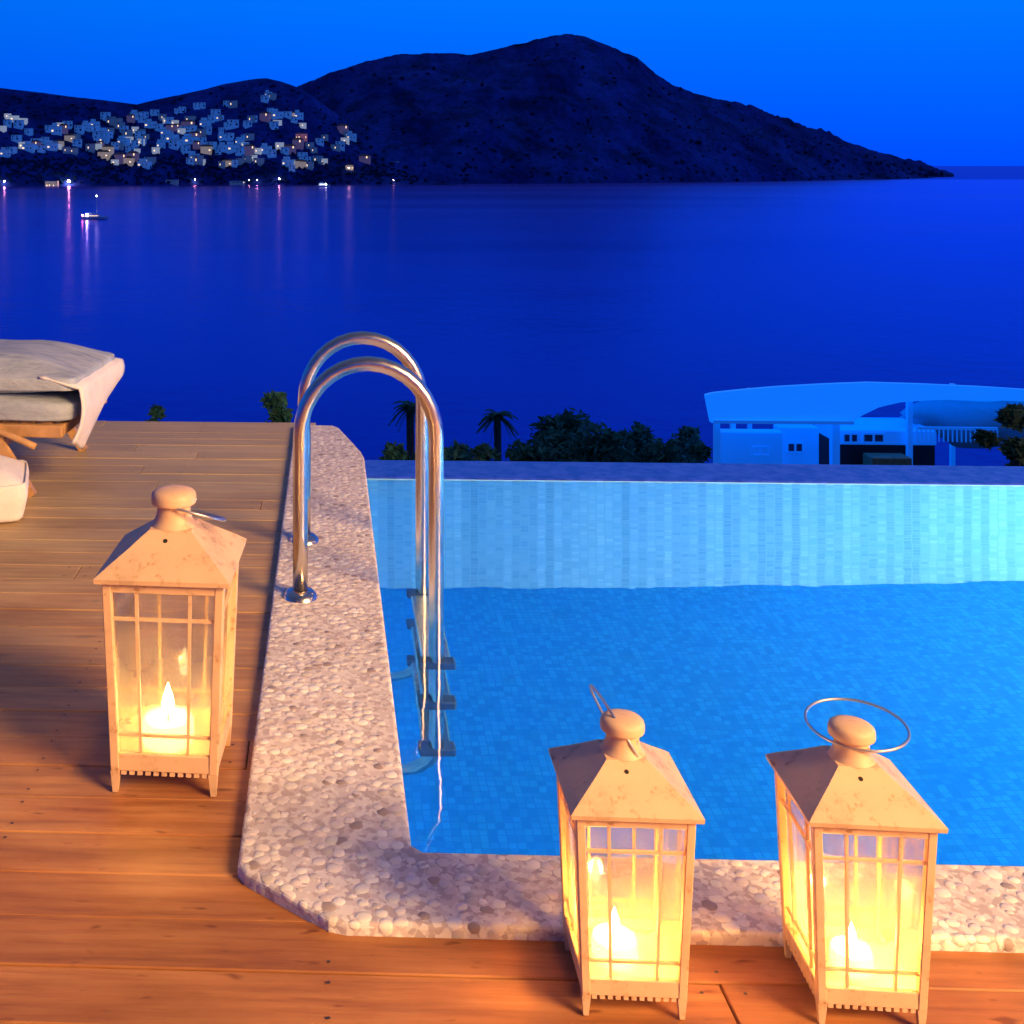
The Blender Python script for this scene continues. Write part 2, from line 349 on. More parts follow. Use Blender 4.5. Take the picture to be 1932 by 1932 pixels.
# ------------------------------------------------------------------ world and lights
w = bpy.data.worlds.new('World'); sc.world = w; w.use_nodes = True
nt = w.node_tree; nt.nodes.clear()
out = nt.nodes.new('ShaderNodeOutputWorld'); bg = nt.nodes.new('ShaderNodeBackground'); bg.inputs[1].default_value = 1.0
tc = nt.nodes.new('ShaderNodeTexCoord'); sp = nt.nodes.new('ShaderNodeSeparateXYZ'); nt.links.new(tc.outputs['Generated'], sp.inputs[0])
rp = nt.nodes.new('ShaderNodeValToRGB'); nt.links.new(sp.outputs[2], rp.inputs[0])
cr = rp.color_ramp
stops = [(0.0, (0.0, 0.068, 0.95)), (0.05, (0.0, 0.100, 1.0)), (0.14, (0.0, 0.165, 1.0)), (0.3, (0.004, 0.12, 0.70)), (0.55, (0.05, 0.10, 0.34)), (1.0, (0.07, 0.11, 0.27))]
while len(cr.elements) < len(stops): cr.elements.new(0.5)
for e, (p, c) in zip(cr.elements, stops): e.position = p; e.color = (*c, 1)
# a little brighter towards the afterglow on the right
mr = nt.nodes.new('ShaderNodeMapRange'); nt.links.new(sp.outputs[0], mr.inputs[0])
mr.inputs[1].default_value = -0.5; mr.inputs[2].default_value = 0.8; mr.inputs[3].default_value = 0.86; mr.inputs[4].default_value = 1.22
mul = nt.nodes.new('ShaderNodeMix'); mul.data_type = 'RGBA'; mul.blend_type = 'MULTIPLY'; mul.inputs[0].default_value = 1
mb_ = nt.nodes.new('ShaderNodeMapRange'); nt.links.new(sp.outputs[1], mb_.inputs[0])      # dimmer sky away from the bay
mb_.inputs[1].default_value = -0.5; mb_.inputs[2].default_value = 0.35; mb_.inputs[3].default_value = 0.5; mb_.inputs[4].default_value = 1.0
mm_ = nt.nodes.new('ShaderNodeMath'); mm_.operation = 'MULTIPLY'; nt.links.new(mr.outputs[0], mm_.inputs[0]); nt.links.new(mb_.outputs[0], mm_.inputs[1])
nt.links.new(rp.outputs[0], mul.inputs[6]); nt.links.new(mm_.outputs[0], mul.inputs[7])
sky = nt.nodes.new('ShaderNodeTexSky'); sky.sky_type = 'NISHITA'; sky.sun_disc = False
sky.sun_elevation = R(-3); sky.sun_rotation = R(70); sky.altitude = 20
dim = nt.nodes.new('ShaderNodeMix'); dim.data_type = 'RGBA'; dim.blend_type = 'MULTIPLY'; dim.inputs[0].default_value = 1
nt.links.new(sky.outputs[0], dim.inputs[6]); dim.inputs[7].default_value = (0.0, 0.02, 0.1, 1)
add = nt.nodes.new('ShaderNodeMix'); add.data_type = 'RGBA'; add.blend_type = 'ADD'; add.inputs[0].default_value = 1
nt.links.new(mul.outputs[2], add.inputs[6]); nt.links.new(dim.outputs[2], add.inputs[7])
nt.links.new(add.outputs[2], bg.inputs[0]); nt.links.new(bg.outputs[0], out.inputs[0])

def light(name, kind, loc, energy, color, radius=0.05, rot=None, **kw):
    l = bpy.data.lights.new(name, kind); l.energy = energy; l.color = color
    if kind == 'POINT': l.shadow_soft_size = radius
    for k, v in kw.items(): setattr(l, k, v)
    o = bpy.data.objects.new(name, l); COL.objects.link(o); o.location = loc
    if rot: o.rotation_euler = rot
    return o
LAMP = Vector((6.5, -3.2, 4.7))
light('terrace_lamp', 'SPOT', LAMP, 9300, (1.0, 0.555, 0.225), rot=(Vector((0.0, 3.2, 0)) - LAMP).to_track_quat('-Z', 'Y').to_euler(), spot_size=R(72), spot_blend=0.35, shadow_soft_size=2.0)

# ------------------------------------------------------------------ deck
PX0, PY0, PY1, PX1 = 0.15, 2.05, 4.68, 4.1      # pool inner edges
EDGE_Y = 4.96
joints = []; bm = bmesh.new(); pitch = 0.118; y = -2.6; k = 0
while y < 5.50:
    xr = 5.5 if y < 1.95 else -0.06
    x = -5.0 - random.random() * 1.6
    y1 = min(y + pitch - 0.0016, 5.54)
    while x < xr:
        L = random.choice((1.8, 2.4, 3.0)) + random.random() * 0.2
        x1 = min(x + L, xr); dz = random.uniform(-0.0012, 0.0012)
        if x1 > x + 0.02: box(bm, x, x1 - 0.002, y, y1, -0.03, dz); joints.append((x, x1, y, y1))
        x += L
    y += pitch
es = [e for e in bm.edges if e.verts[0].co.z > -0.01 and e.verts[1].co.z > -0.01]
bmesh.ops.bevel(bm, geom=es, offset=0.002, segments=1, affect='EDGES')
for xa, xb, ya, yb in joints:
    xs_ = [xa + 0.03, xb - 0.035] + [g_ * 0.6 for g_ in range(-12, 10) if xa + 0.1 < g_ * 0.6 < xb - 0.1]
    for xx in xs_:
        for yy in (ya + 0.022, yb - 0.022):
            if abs(xx) < 2.2 and yy > 1.0:
                vs = [bm.verts.new((xx + 0.0032 * math.cos(a_ * 1.0472), yy + 0.0032 * math.sin(a_ * 1.0472), 0.0018)) for a_ in range(6)]
                bm.faces.new(vs).material_index = 1
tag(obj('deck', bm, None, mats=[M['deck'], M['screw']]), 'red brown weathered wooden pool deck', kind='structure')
bm = bmesh.new(); box(bm, -6.6, 5.5, -2.6, 1.86, -0.5, -0.034); box(bm, -6.6, -0.158, 1.86, 5.535, -3.2, -0.034)
tag(obj('deck_base', bm, M['dark']), kind='structure')

# ------------------------------------------------------------------ pool
FLOOR = -1.24
pool = empty('swimming_pool', (1.5, 3.3, 0), 0, 'blue mosaic infinity pool lit from below with pebble coping', 'swimming pool')
pool.location = (0, 0, 0)
bm = bmesh.new()
inner = [(PX1, 1.85), (PX1, PY0), (PX0, PY0), (PX0, 4.86), (0.045, 5.38), (-0.16, 5.40), (-0.16, 1.99), (-0.13, 1.955), (0.0, 1.856), (0.03, 1.85)]
inner = [(PX1, 1.85), (PX1, PY0), (PX0 + 0.02, PY0), (PX0, PY0 + 0.02), (PX0, 4.80), (0.14, 4.90), (0.10, 5.10), (0.05, 5.34), (0.02, 5.39), (-0.16, 5.40), (-0.16, 2.0), (-0.145, 1.975), (0.0, 1.858), (0.03, 1.85)]
top = prism(bm, inner[::-1], -0.22, 0.022)
bm.normal_update()
bevel(bm, 0.008, 3, list(top.edges))
cop = obj('coping', bm, M['coping'], pool)
bm = bmesh.new(); box(bm, PX0 - 0.05, PX1, PY0 - 0.05, PY1 + 0.05, FLOOR - 0.2, FLOOR)
obj('pool_floor', bm, M['tile_floor'], pool)
bm = bmesh.new(); box(bm, PX0 - 0.3, PX1 + 0.2, PY1, EDGE_Y, FLOOR - 1.0, -0.028)
bevel(bm, 0.006, 1, [e for e in bm.edges if e.verts[0].co.z > -0.1 and e.verts[1].co.z > -0.1])
bm.faces.ensure_lookup_table()
for f in bm.faces:
    f.material_index = 1 if f.calc_center_median().z > -0.06 else 0
obj('overflow_wall', bm, None, pool, mats=[M['tile_wall'], M['edge']])
bm = bmesh.new(); box(bm, PX0 - 0.25, PX0 + 0.004, PY0 - 0.2, PY1 - 0.002, FLOOR - 0.15, -0.222)
obj('pool_wall', bm, M['tile_side'], pool)
bm = bmesh.new(); box(bm, PX0 + 0.006, PX1 - 0.002, PY0 - 0.2, PY0 + 0.004, FLOOR - 0.15, -0.224)
obj('pool_wall', bm, M['tile_wall'], pool)
bm = bmesh.new(); box(bm, PX1, PX1 + 0.2, 1.6, PY1 - 0.003, FLOOR - 0.15, 0.01)
obj('pool_wall', bm, M['tile_side'], pool)
bm = bmesh.new(); bmesh.ops.create_grid(bm, x_segments=1, y_segments=1, size=0.5)
for vv in bm.verts: vv.co = Vector((PX0 + 0.003 + (vv.co.x + 0.5) * (PX1 - PX0 - 0.006), PY0 + 0.006 + (vv.co.y + 0.5) * (PY1 - PY0 - 0.009), -0.036))
tag(obj('pool_water', bm, M['water']), 'clear still water filling the infinity pool', kind='structure')
# lamps in the near pool wall, under water
for lx, e in ((2.6, 13),):
    light('pool_lamp', 'AREA', (lx, PY0 + 0.05, -0.55), e, (0.56, 0.84, 1.0), rot=(R(93), 0, 0), shape='DISK', size=0.28)
light('pool_lamp', 'POINT', (3.92, 3.35, -0.5), 128, (0.80, 0.95, 1.0), 0.12)
# floor inlet
bm = bmesh.new(); lathe(bm, [(0, 0.014), (0.030, 0.014), (0.038, 0.008), (0.040, 0.0)], 20)
fi = obj('floor_inlet', bm, M['white'], pool, True); fi.location = (1.33, 3.1, FLOOR)

# ------------------------------------------------------------------ pool ladder
lad = empty('pool_ladder', (0.115, 3.49, 0.022), 0, 'polished steel pool ladder with two arched handrails over the pebble coping', 'pool ladder')
def rail(y):
    bm = bmesh.new(); r = 0.0215; xa, xb = -0.195, 0.19; zt = 0.665
    pts = [(xa, y, 0.0), (xa, y, 0.2), (xa, y, 0.44)]
    cx, rx, rz = (xa + xb) / 2, (xb - xa) / 2, zt - 0.46
    for i in range(17):
        a = math.pi - math.pi * i / 16
        pts.append((cx + rx * math.cos(a), y, 0.46 + rz * math.sin(a)))
    pts += [(xb, y, 0.44), (xb, y, 0.0), (xb, y, -0.5), (xb, y, -0.84)]
    for i in range(1, 8):
        a = math.pi / 2 * i / 7
        pts.append((xb - 0.11 + 0.11 * math.cos(a), y, -0.84 - 0.13 * math.sin(a)))
    pts.append((0.045, y, -0.97))
    tube(bm, pts, r, 16)
    o = obj('handrail', bm, M['steel'], lad, True)
    bm = bmesh.new(); lathe(bm, [(0.0215, 0.02), (0.036, 0.018), (0.047, 0.008), (0.05, 0.0)], 24, (xa, y)); 
    obj('base_flange', bm, M['steel'], lad, True)
rail(-0.245); rail(0.243)
for z in (-0.36, -0.6, -0.86):
    bm = bmesh.new(); box(bm, 0.15, 0.235, -0.222, 0.222, z - 0.014, z + 0.014); bevel(bm, 0.006, 2)
    t = obj('tread', bm, M['steel'], lad)
    for yy in (-0.245, 0.243):
        bm = bmesh.new(); box(bm, 0.140, 0.244, yy - 0.024, yy + 0.024, z - 0.022, z + 0.022); bevel(bm, 0.005, 1)
        obj('tread_clamp', bm, M['cap'], t)

# ------------------------------------------------------------------ lanterns
HB, HT, ZT = 0.0745, 0.0862, 0.303
def hw(z): return HB + (HT - HB) * z / ZT
def make_lantern():
    root = empty('lantern', (0, 0, 0))
    def corner(sx, sy, z, ins=0.0): return Vector((sx * (hw(z) - ins), sy * (hw(z) - ins), z))
    # body frame
    bm = bmesh.new(); pw = 0.0125
    for sx in (-1, 1):
        for sy in (-1, 1):
            a, b = corner(sx, sy, 0.030, pw / 2), corner(sx, sy, ZT, pw / 2)
            vs = []
            for p in (a, b):
                for j in (-1, 1):
                    for i in (-1, 1): vs.append(bm.verts.new(p + Vector((i * pw / 2, j * pw / 2, 0))))
            for f in ((0, 2, 3, 1), (4, 5, 7, 6), (0, 1, 5, 4), (2, 6, 7, 3), (0, 4, 6, 2), (1, 3, 7, 5)): bm.faces.new([vs[i] for i in f])
    for zc, hh in ((0.043, 0.012), (0.293, 0.0095)):
        for ang in range(4):
            rot = Matrix.Rotation(ang * math.pi / 2, 4, 'Z')
            h0 = hw(zc); c = rot @ Vector((0, -(h0 - 0.0055), zc))
            obox(bm, c, rot @ Vector((h0 - pw + 0.0008, 0, 0)), rot @ Vector((0, 0.0042, 0)), Vector((0, 0, hh)))
    box(bm, -HB + 0.009, HB - 0.009, -HB + 0.009, HB - 0.009, 0.034, 0.038)
    bevel(bm, 0.0012, 1)
    obj('frame', bm, M['lantern'], root)
    # scalloped skirt with row of notches
    bm = bmesh.new()
    for ang in range(4):
        rot = Matrix.Rotation(ang * math.pi / 2, 4, 'Z'); n = 11; h0 = hw(0.026) - pw
        for i in range(n):
            x = -h0 + (i + 0.5) * 2 * h0 / n
            c = rot @ Vector((x, -(hw(0.026) - 0.005), 0.0280))
            obox(bm, c, rot @ Vector((h0 / n * 0.62, 0, 0)), rot @ Vector((0, 0.0028, 0)), Vector((0, 0, 0.0029)))
    obj('skirt', bm, M['lantern'], root)
    # legs
    for sx in (-1, 1):
        for sy in (-1, 1):
            bm = bmesh.new()
            pts = [(corner(sx, sy, 0.0, 0.005), 0.0075), (corner(sx, sy, 0.0305, 0.0065), 0.0128)]
            vs = []
            for p, wd in pts:
                for j in (-1, 1):
                    for i in (-1, 1): vs.append(bm.verts.new(p + Vector((i * wd / 2, j * wd / 2, 0))))
            for f in ((0, 2, 3, 1), (4, 5, 7, 6), (0, 1, 5, 4), (2, 6, 7, 3), (0, 4, 6, 2), (1, 3, 7, 5)): bm.faces.new([vs[i] for i in f])
            obj('leg', bm, M['lantern'], root)
    # grilles and panes, one per side
    for ang in range(4):
        rot = Matrix.Rotation(ang * math.pi / 2, 4, 'Z'); bm = bmesh.new(); z0, z1 = 0.054, 0.2845
        def P(u, z, d=0.0): h = hw(z); return rot @ Vector((u * (h - pw), -(h - 0.006 - d), z))
        out_ = rot @ Vector((0, -1, 0))
        for u in (-0.52, 0.52): bar(bm, P(u, z0), P(u, z1), 0.0042, 0.0042, out_)
        for f in (0.115, 0.83):
            z = z0 + f * (z1 - z0)
            bar(bm, P(-1, z, 0.0002), P(1, z, 0.0002), 0.0040, 0.0040, out_)
        obj('grille', bm, M['lantern'], root)
        bm = bmesh.new()
        vs = [bm.verts.new(p) for p in (P(-1, z0, 0.0045), P(1, z0, 0.0045), P(1, z1, 0.0045), P(-1, z1, 0.0045))]
        bm.faces.new(vs); obj('pane', bm, M['glass'], root)
    # roof
    bm = bmesh.new()
    prof = [(0.0945, 0.2985), (0.0955, 0.3050), (0.081, 0.3165), (0.055, 0.3355), (0.0335, 0.3525), (0.0305, 0.355), (0.0, 0.3555)]
    rings = []
    for h, z in prof:
        rings.append([bm.verts.new((sx * h, sy * h, z)) for sx, sy in ((-1, -1), (1, -1), (1, 1), (-1, 1))] if h > 0 else [bm.verts.new((0, 0, z))])
    for A, B in zip(rings, rings[1:]):
        for k in range(4):
            k2 = (k + 1) % 4
            if len(B) == 1: bm.faces.new((A[k], A[k2], B[0]))
            else: bm.faces.new((A[k], A[k2], B[k2], B[k]))
    inn = [bm.verts.new((sx * h, sy * h, z)) for h, z in ((0.0915, 0.2987), (0.05, 0.3315)) for sx, sy in ((-1, -1), (1, -1), (1, 1), (-1, 1))]
    for k in range(4):
        k2 = (k + 1) % 4
        bm.faces.new((rings[0][k2], rings[0][k], inn[k], inn[k2])); bm.faces.new((inn[k2], inn[k], inn[4 + k], inn[4 + k2]))
    bm.faces.new(inn[4:][::-1])
    bmesh.ops.bevel(bm, geom=[e for e in bm.edges if len(e.link_faces) == 2 and e.calc_face_angle(0) > 0.35], offset=0.0016, segments=2, affect='EDGES')
    roof = obj('roof', bm, M['lantern'], root)
    bm = bmesh.new()
    lathe(bm, [(0.0335, 0.3545), (0.0300, 0.3590), (0.0270, 0.3650), (0.0248, 0.3730), (0.0240, 0.3830), (0.0240, 0.3850), (0.0300, 0.3855), (0.0325, 0.3870), (0.0330, 0.3895), (0.0330, 0.3970), (0.0318, 0.4010), (0.028, 0.4045), (0.020, 0.4070), (0.010, 0.4085), (0.0, 0.4088)], 28)
    obj('chimney_cap', bm, M['lantern'], roof, True)
    bm = bmesh.new(); lathe(bm, [(0, 0.0), (0.0035, 0.0), (0.0035, -0.003)], 12)
    o = obj('vent_hole', bm, M['hole'], roof)
    zc = 0.3445; yc = -(0.0335 + (0.3525 - zc) / (0.3525 - 0.3355) * (0.055 - 0.0335)) - 0.0004
    o.location = (-0.004, yc, zc); o.rotation_euler = (math.atan2(0.0185, 0.0215) + 0.0, 0, 0); o.rotation_euler[0] = R(90) - math.atan2(0.0215, 0.0170)
    return root
def ring(root, w_dir, side, rad=0.072):
    w_dir = Vector(w_dir).normalized(); side = Vector(side); side = (side - w_dir * side.dot(w_dir)).normalized()
    c = Vector((0, 0, 0.3800)) + w_dir * (rad - 0.023)
    bm = bmesh.new()
    tube(bm, [c + rad * (math.cos(2 * math.pi * k / 48) * w_dir + math.sin(2 * math.pi * k / 48) * side) for k in range(48)], 0.0021, 8, True)
    return obj('handle', bm, M['wire'], root, True)
SPOT = [  # base centre, turn, scale, label, ring
    ((0.449, 1.761), -1.2, 1.0, 'cream metal candle lantern, middle of the three, its thin handle tilted up left', ((0.05, 0.93, -0.36), (-0.5, 0.2, 0.87))),
    ((0.790, 1.754), -3.0, 1.0, 'cream metal candle lantern nearest the right edge, its wire ring standing around the cap', ((0.56, 1, 0.10), (1, -0.56, 0))),
    ((-0.321, 2.355), -2.9, 1.42, 'tallest cream metal candle lantern, alone on the wooden deck left of the coping', ((0.60, 0.72, -0.36), (-0.72, 0.60, 0))),
]
first = make_lantern(); roots = []
for i, (xy, rz, s, lab, rg) in enumerate(SPOT):
    roots.append(first if i == 0 else copy_tree(first))
for r_, (xy, rz, s, lab, rg) in zip(roots, SPOT):
    r_.location = (*xy, 0.0015); r_.rotation_euler = (0, 0, R(rz)); r_.scale = (s, s, s)
    tag(r_, lab, 'lantern', 'candle lanterns around the pool corner')
    ring(r_, *rg, rad=0.055 if s > 1.2 else 0.072)
def make_candle():
    root = empty('candle', (0, 0, 0))
    bm = bmesh.new(); lathe(bm, [(0, 0), (0.027, 0), (0.0285, 0.003), (0.0285, 0.022), (0.0265, 0.026), (0.020, 0.022), (0, 0.021)], 24)
    obj('wax', bm, M['wax'], root, True)
    bm = bmesh.new(); tube(bm, [(0, 0, 0.020), (0.0005, 0, 0.028), (0.0016, 0, 0.033)], 0.0009, 6); obj('wick', bm, M['wick'], root)
    bm = bmesh.new(); lathe(bm, [(0, 0.029), (0.0045, 0.032), (0.0070, 0.039), (0.0056, 0.048), (0.0024, 0.057), (0, 0.064)], 14); obj('flame', bm, M['flame'], root, True)
    return root
cands = []; c0 = make_candle()
for i in range(3): cands.append(c0 if i == 0 else copy_tree(c0))
CL = ['short lit candle inside the middle lantern beside the pool corner', 'short lit candle inside the lantern with the standing wire ring', 'thick lit candle inside the tallest lantern on the deck']
for c, (xy, rz, s, lab, rg), l_, off in zip(cands, SPOT, CL, ((-0.012, 0.0), (0.0, 0.0), (-0.012, 0.0))):
    c.location = (xy[0] + off[0], xy[1] + off[1], 0.0015 + 0.0383 * s); k = (1.2, 1.05, 1.9)[cands.index(c)]; c.scale = (k, k, k)
    tag(c, l_, 'candle', 'candles burning inside the lanterns')
    light('candle_light', 'POINT', c.location + Vector((0, 0, 0.048 * k)), 6.4 * s * s, (1.0, 0.46, 0.085), 0.012)

# ------------------------------------------------------------------ sun loungers
def soft_box(bm, x0, x1, y0, y1, z0, z1, r, n=3):
    box(bm, x0, x1, y0, y1, z0, z1); bevel(bm, r, n)
def make_lounger():
    root = empty('sun_lounger', (0, 0, 0))   # long axis -x from the end at x=0
    bm = bmesh.new()
    for y in (-0.31, 0.31): box(bm, -1.95, -0.03, y - 0.018, y + 0.018, 0.215, 0.262)
    box(bm, -0.068, -0.031, -0.29, 0.29, 0.217, 0.260); box(bm, -1.94, -1.90, -0.29, 0.29, 0.217, 0.260)
    bevel(bm, 0.005, 2); obj('frame', bm, M['teak'], root)
    bm = bmesh.new()
    for i in range(26): box(bm, -1.88 + i * 0.07, -1.83 + i * 0.07, -0.29, 0.29, 0.252, 0.268)
    obj('slats', bm, M['teak'], root)
    for x, lean in ((-0.30, -0.16), (-1.62, 0.16)):
        for y in (-0.345, 0.345):
            bm = bmesh.new(); bar(bm, (x - lean, y, 0.0), (x, y, 0.25), 0.026, 0.036); obj('leg', bm, M['teak'], root)
    for x in (-0.38, -1.54):
        bm = bmesh.new(); bar(bm, (x, -0.33, 0.11), (x, 0.33, 0.11), 0.022, 0.03); obj('stretcher', bm, M['teak'], root)
    for y in (-0.365, 0.365):
        bm = bmesh.new(); pts = [(-0.12 - 0.75 * u, y, 0.19 + 0.10 * math.sin(u * 3.14) - 0.17 * u ** 3) for u in [k / 14 for k in range(15)]]
        tube(bm, pts, 0.013, 10); obj('curved_rail', bm, M['teak'], root, True)
    bm = bmesh.new(); box(bm, -1.93, 0.0, -0.32, 0.32, 0.272, 0.375)
    bmesh.ops.subdivide_edges(bm, edges=bm.edges[:], cuts=9, use_grid_fill=True)
    for v_ in bm.verts:
        n_ = noise.noise(v_.co * 5.0) * 0.012 + noise.noise(v_.co * 16) * 0.004
        ex = min(1, (0 - v_.co.x) / 0.07, (v_.co.x + 1.93) / 0.07); ey = min(1, (0.32 - abs(v_.co.y)) / 0.07); e = min(ex, ey)
        if v_.co.z > 0.33: v_.co.z += n_ - 0.03 * (1 - e) ** 2
        f = 1 - abs(v_.co.z - 0.32) / 0.055
        v_.co.y *= 1 + 0.03 * max(0, f); v_.co.x += 0.012 * max(0, f) * (1 if v_.co.x > -0.9 else -1)
    o = obj('mattress', bm, M['fabric'], root, True)
    ss = o.modifiers.new('s', 'SUBSURF'); ss.levels = ss.render_levels = 1
    return root
L1 = make_lounger()
pA = (-0.955, 4.60)
L1.location = (*pA, 0.002); L1.rotation_euler = (0, 0, R(-4))
tag(L1, 'teak sun lounger near the far deck edge, towel draped over its grey mattress end', 'sun lounger')
bm = bmesh.new(); box(bm, -0.30, 0.30, -0.17, 0.17, 0.0, 0.19)
bmesh.ops.subdivide_edges(bm, edges=bm.edges[:], cuts=7, use_grid_fill=True)
for v_ in bm.verts:
    f = 1 - abs(v_.co.z - 0.095) / 0.095; ex = min(1, (0.30 - abs(v_.co.x)) / 0.10); ey = min(1, (0.17 - abs(v_.co.y)) / 0.10)
    if v_.co.z > 0.15: v_.co.z -= 0.05 * (1 - min(ex, ey)) ** 2
    v_.co.x *= 1 + 0.07 * f; v_.co.y *= 1 + 0.08 * f
    v_.co.z = max(0.0, v_.co.z + noise.noise(v_.co * 8) * 0.008 * (v_.co.z > 0.02))
fc_ = obj('floor_cushion', bm, M['towel'], None, True); ss = fc_.modifiers.new('s', 'SUBSURF'); ss.levels = ss.render_levels = 1
fc_.location = (-1.40, 4.03, 0.002); fc_.rotation_euler = (0, 0, R(14))
tag(fc_, 'thick white cushion lying on the deck in front of the sun lounger', 'floor cushion')
# folded pillow lying on the far lounger, and a towel hanging over its end
def cloth_grid(nx, ny, fn):
    bm = bmesh.new(); g = [[bm.verts.new(fn(i / nx, j / ny)) for j in range(ny + 1)] for i in range(nx + 1)]
    for i in range(nx):
        for j in range(ny): bm.faces.new((g[i][j], g[i + 1][j], g[i + 1][j + 1], g[i][j + 1]))
    return bm
bm = bmesh.new(); box(bm, -0.95, 0.02, -0.335, 0.30, 0.345, 0.50)
bmesh.ops.subdivide_edges(bm, edges=bm.edges[:], cuts=9, use_grid_fill=True)
for v_ in bm.verts:
    ex = min(1, (0.02 - v_.co.x) / 0.32); ey = min(1, (0.28 - abs(v_.co.y + 0.015) + 0.04) / 0.14, 1)
    k = (1 - (1 - max(0, ex)) ** 2) * (1 - (1 - max(0, ey)) ** 2)
    mid = 0.395
    v_.co.z = mid + (v_.co.z - mid) * (0.30 + 0.70 * k) + noise.noise(v_.co * 9) * 0.012 + 0.012
pil = obj('pillow', bm, M['fabric'], None, True); ss = pil.modifiers.new('s', 'SUBSURF'); ss.levels = ss.render_levels = 1
pil.location = (*pA, 0.002); pil.rotation_euler = (0, 0, R(-4))
tag(pil, 'long grey cushion lying on the far sun lounger', 'cushion')
def tw(u, v_):
    y = -0.335 + 0.64 * v_
    s = u * 0.62
    hang = 0.10 + 0.16 * (1 - abs(v_ - 0.22) / 0.78) ** 1.3
    x = -0.12 + min(s, 0.14); z = 0.40 + 0.03 * max(0, 1 - (min(s, 0.14) / 0.13)) ** 0.8
    if s > 0.14:
        d = (s - 0.14) / 0.48; x = 0.02 + 0.018 + 0.02 * math.sin(d * 2) - 0.05 * d * d; z = 0.395 - hang * d
    nz = noise.noise(Vector((x * 8, y * 8, z * 6)))
    return Vector((x + nz * 0.008, y + nz * 0.006, z + 0.008 + nz * 0.010))
bm = cloth_grid(26, 22, tw)
to = obj('towel', bm, M['towel'], None, True); sm = to.modifiers.new('t', 'SOLIDIFY'); sm.thickness = 0.008; sm.offset = 1
to.location = (*pA, 0.004); to.rotation_euler = (0, 0, R(-4))
tag(to, 'white towel hanging over the end of the far sun lounger', 'towel')

# ------------------------------------------------------------------ slope below the terrace, sea
def slope_z(y):
    if y < 6: return -3.0
    if y < 20: return -3.0 - (y - 6) / 14 * 6.5
    return max(-27, -9.5 - (y - 20) * 0.37)
bm = bmesh.new()
xs = [-60 + i * 4 for i in range(33)]; ys = [-12, 0, 5, 5.6, 6, 8, 11, 15, 20, 26, 33, 41, 50, 60, 72]
g = [[bm.verts.new((x, y, slope_z(y) + (noise.noise(Vector((x * .2, y * .2, 0))) * 0.5 if y > 6 else 0))) for y in ys] for x in xs]
for i in range(len(xs) - 1):
    for j in range(len(ys) - 1): bm.faces.new((g[i][j], g[i + 1][j], g[i + 1][j + 1], g[i][j + 1]))
tag(obj('ground', bm, M['slope'], None, True), kind='structure')
bm = bmesh.new(); bmesh.ops.create_circle(bm, cap_ends=True, segments=96, radius=60000)
o = obj('sea', bm, M['sea']); o.location = (0, 0, SEA); tag(o, 'calm deep blue bay at dusk', kind='structure')

# ------------------------------------------------------------------ far land
def lerp_poly(poly, x):
    if x <= poly[0][0]: return poly[0][1]
    for (x0, y0), (x1, y1) in zip(poly, poly[1:]):
        if x <= x1:
            f = (x - x0) / (x1 - x0); return y0 + (y1 - y0) * f
    return poly[-1][1]
class Land:
    def __init__(s, name, x0, x1, ridge, shore, depth, power, nz, kind_label):
        s.ridge, s.shore, s.depth, s.power, s.nz = ridge, shore, depth, power, nz
        bm = bmesh.new(); nx, ny = 260, 34
        cols = []
        for i in range(nx + 1):
            x = x0 + (x1 - x0) * i / nx; c = []
            for j in range(ny + 1):
                t = j / (ny - 8); c.append(bm.verts.new(s.point(x, t)))
            cols.append(c)
        for i in range(nx):
            for j in range(ny): bm.faces.new((cols[i][j], cols[i + 1][j], cols[i + 1][j + 1], cols[i][j + 1]))
        tag(obj(name, bm, M['hill'], None, True), kind_label, kind='structure')
    def point(s, x, t):
        ys = lerp_poly(s.shore, x); D0 = (CAMZ - SEA) * F / (ys - PY); D1 = D0 + s.depth
        zr = CAMZ - (lerp_poly(s.ridge, x) - PY) / F * D1
        tt = min(t, 1.0); D = D0 + (D1 - D0) * tt
        z = SEA - 1.0 + (zr - SEA + 1.0) * (tt ** s.power)
        p = at(x, PY, D)
        if t > 1: 
            D = D1 + (t - 1) * s.depth * 2; p = at(x, PY, D); z = zr - (zr - SEA + 5) * (t - 1) / 0.31
        n_ = noise.noise(Vector((p.x * .012, p.y * .012, 3.1))) * 0.5 + noise.noise(Vector((p.x * .04, p.y * .04, 7.7))) * 0.3 + noise.noise(Vector((p.x * .12, p.y * .12, 1.7))) * 0.2
        n_ += 0.9 * noise.noise(Vector((p.x * .0045, p.y * .0025, 5.5)))
        damp = min(1, tt * 5) * (0.35 if tt > 0.97 else 1)
        return Vector((p.x, p.y, z + s.nz * n_ * damp))
    def find(s, x, y):
        best = None
        for k in range(240):
            t = k / 239; p = s.point(x, t); D = (p - Vector((0, 0, CAMZ))).dot(Vector((-math.sin(YAW), math.cos(YAW), 0)))
            yy = PY - (p.z - CAMZ) / D * F
            if yy <= y: return p
            best = p
        return best
hill = Land('hill', -420, 905,
    [(-420, 150), (-200, 140), (0, 165), (60, 173), (130, 182), (200, 190), (258, 197), (290, 189), (340, 179), (420, 160), (470, 151), (503, 148), (530, 154), (570, 168), (620, 205), (680, 248), (740, 286), (800, 322), (850, 343), (905, 350.5)],
    [(-420, 352), (0, 352), (120, 351), (400, 349), (700, 349), (800, 349), (905, 351)], 260, 0.95, 5.0, 'dark hillside with a village across the bay')
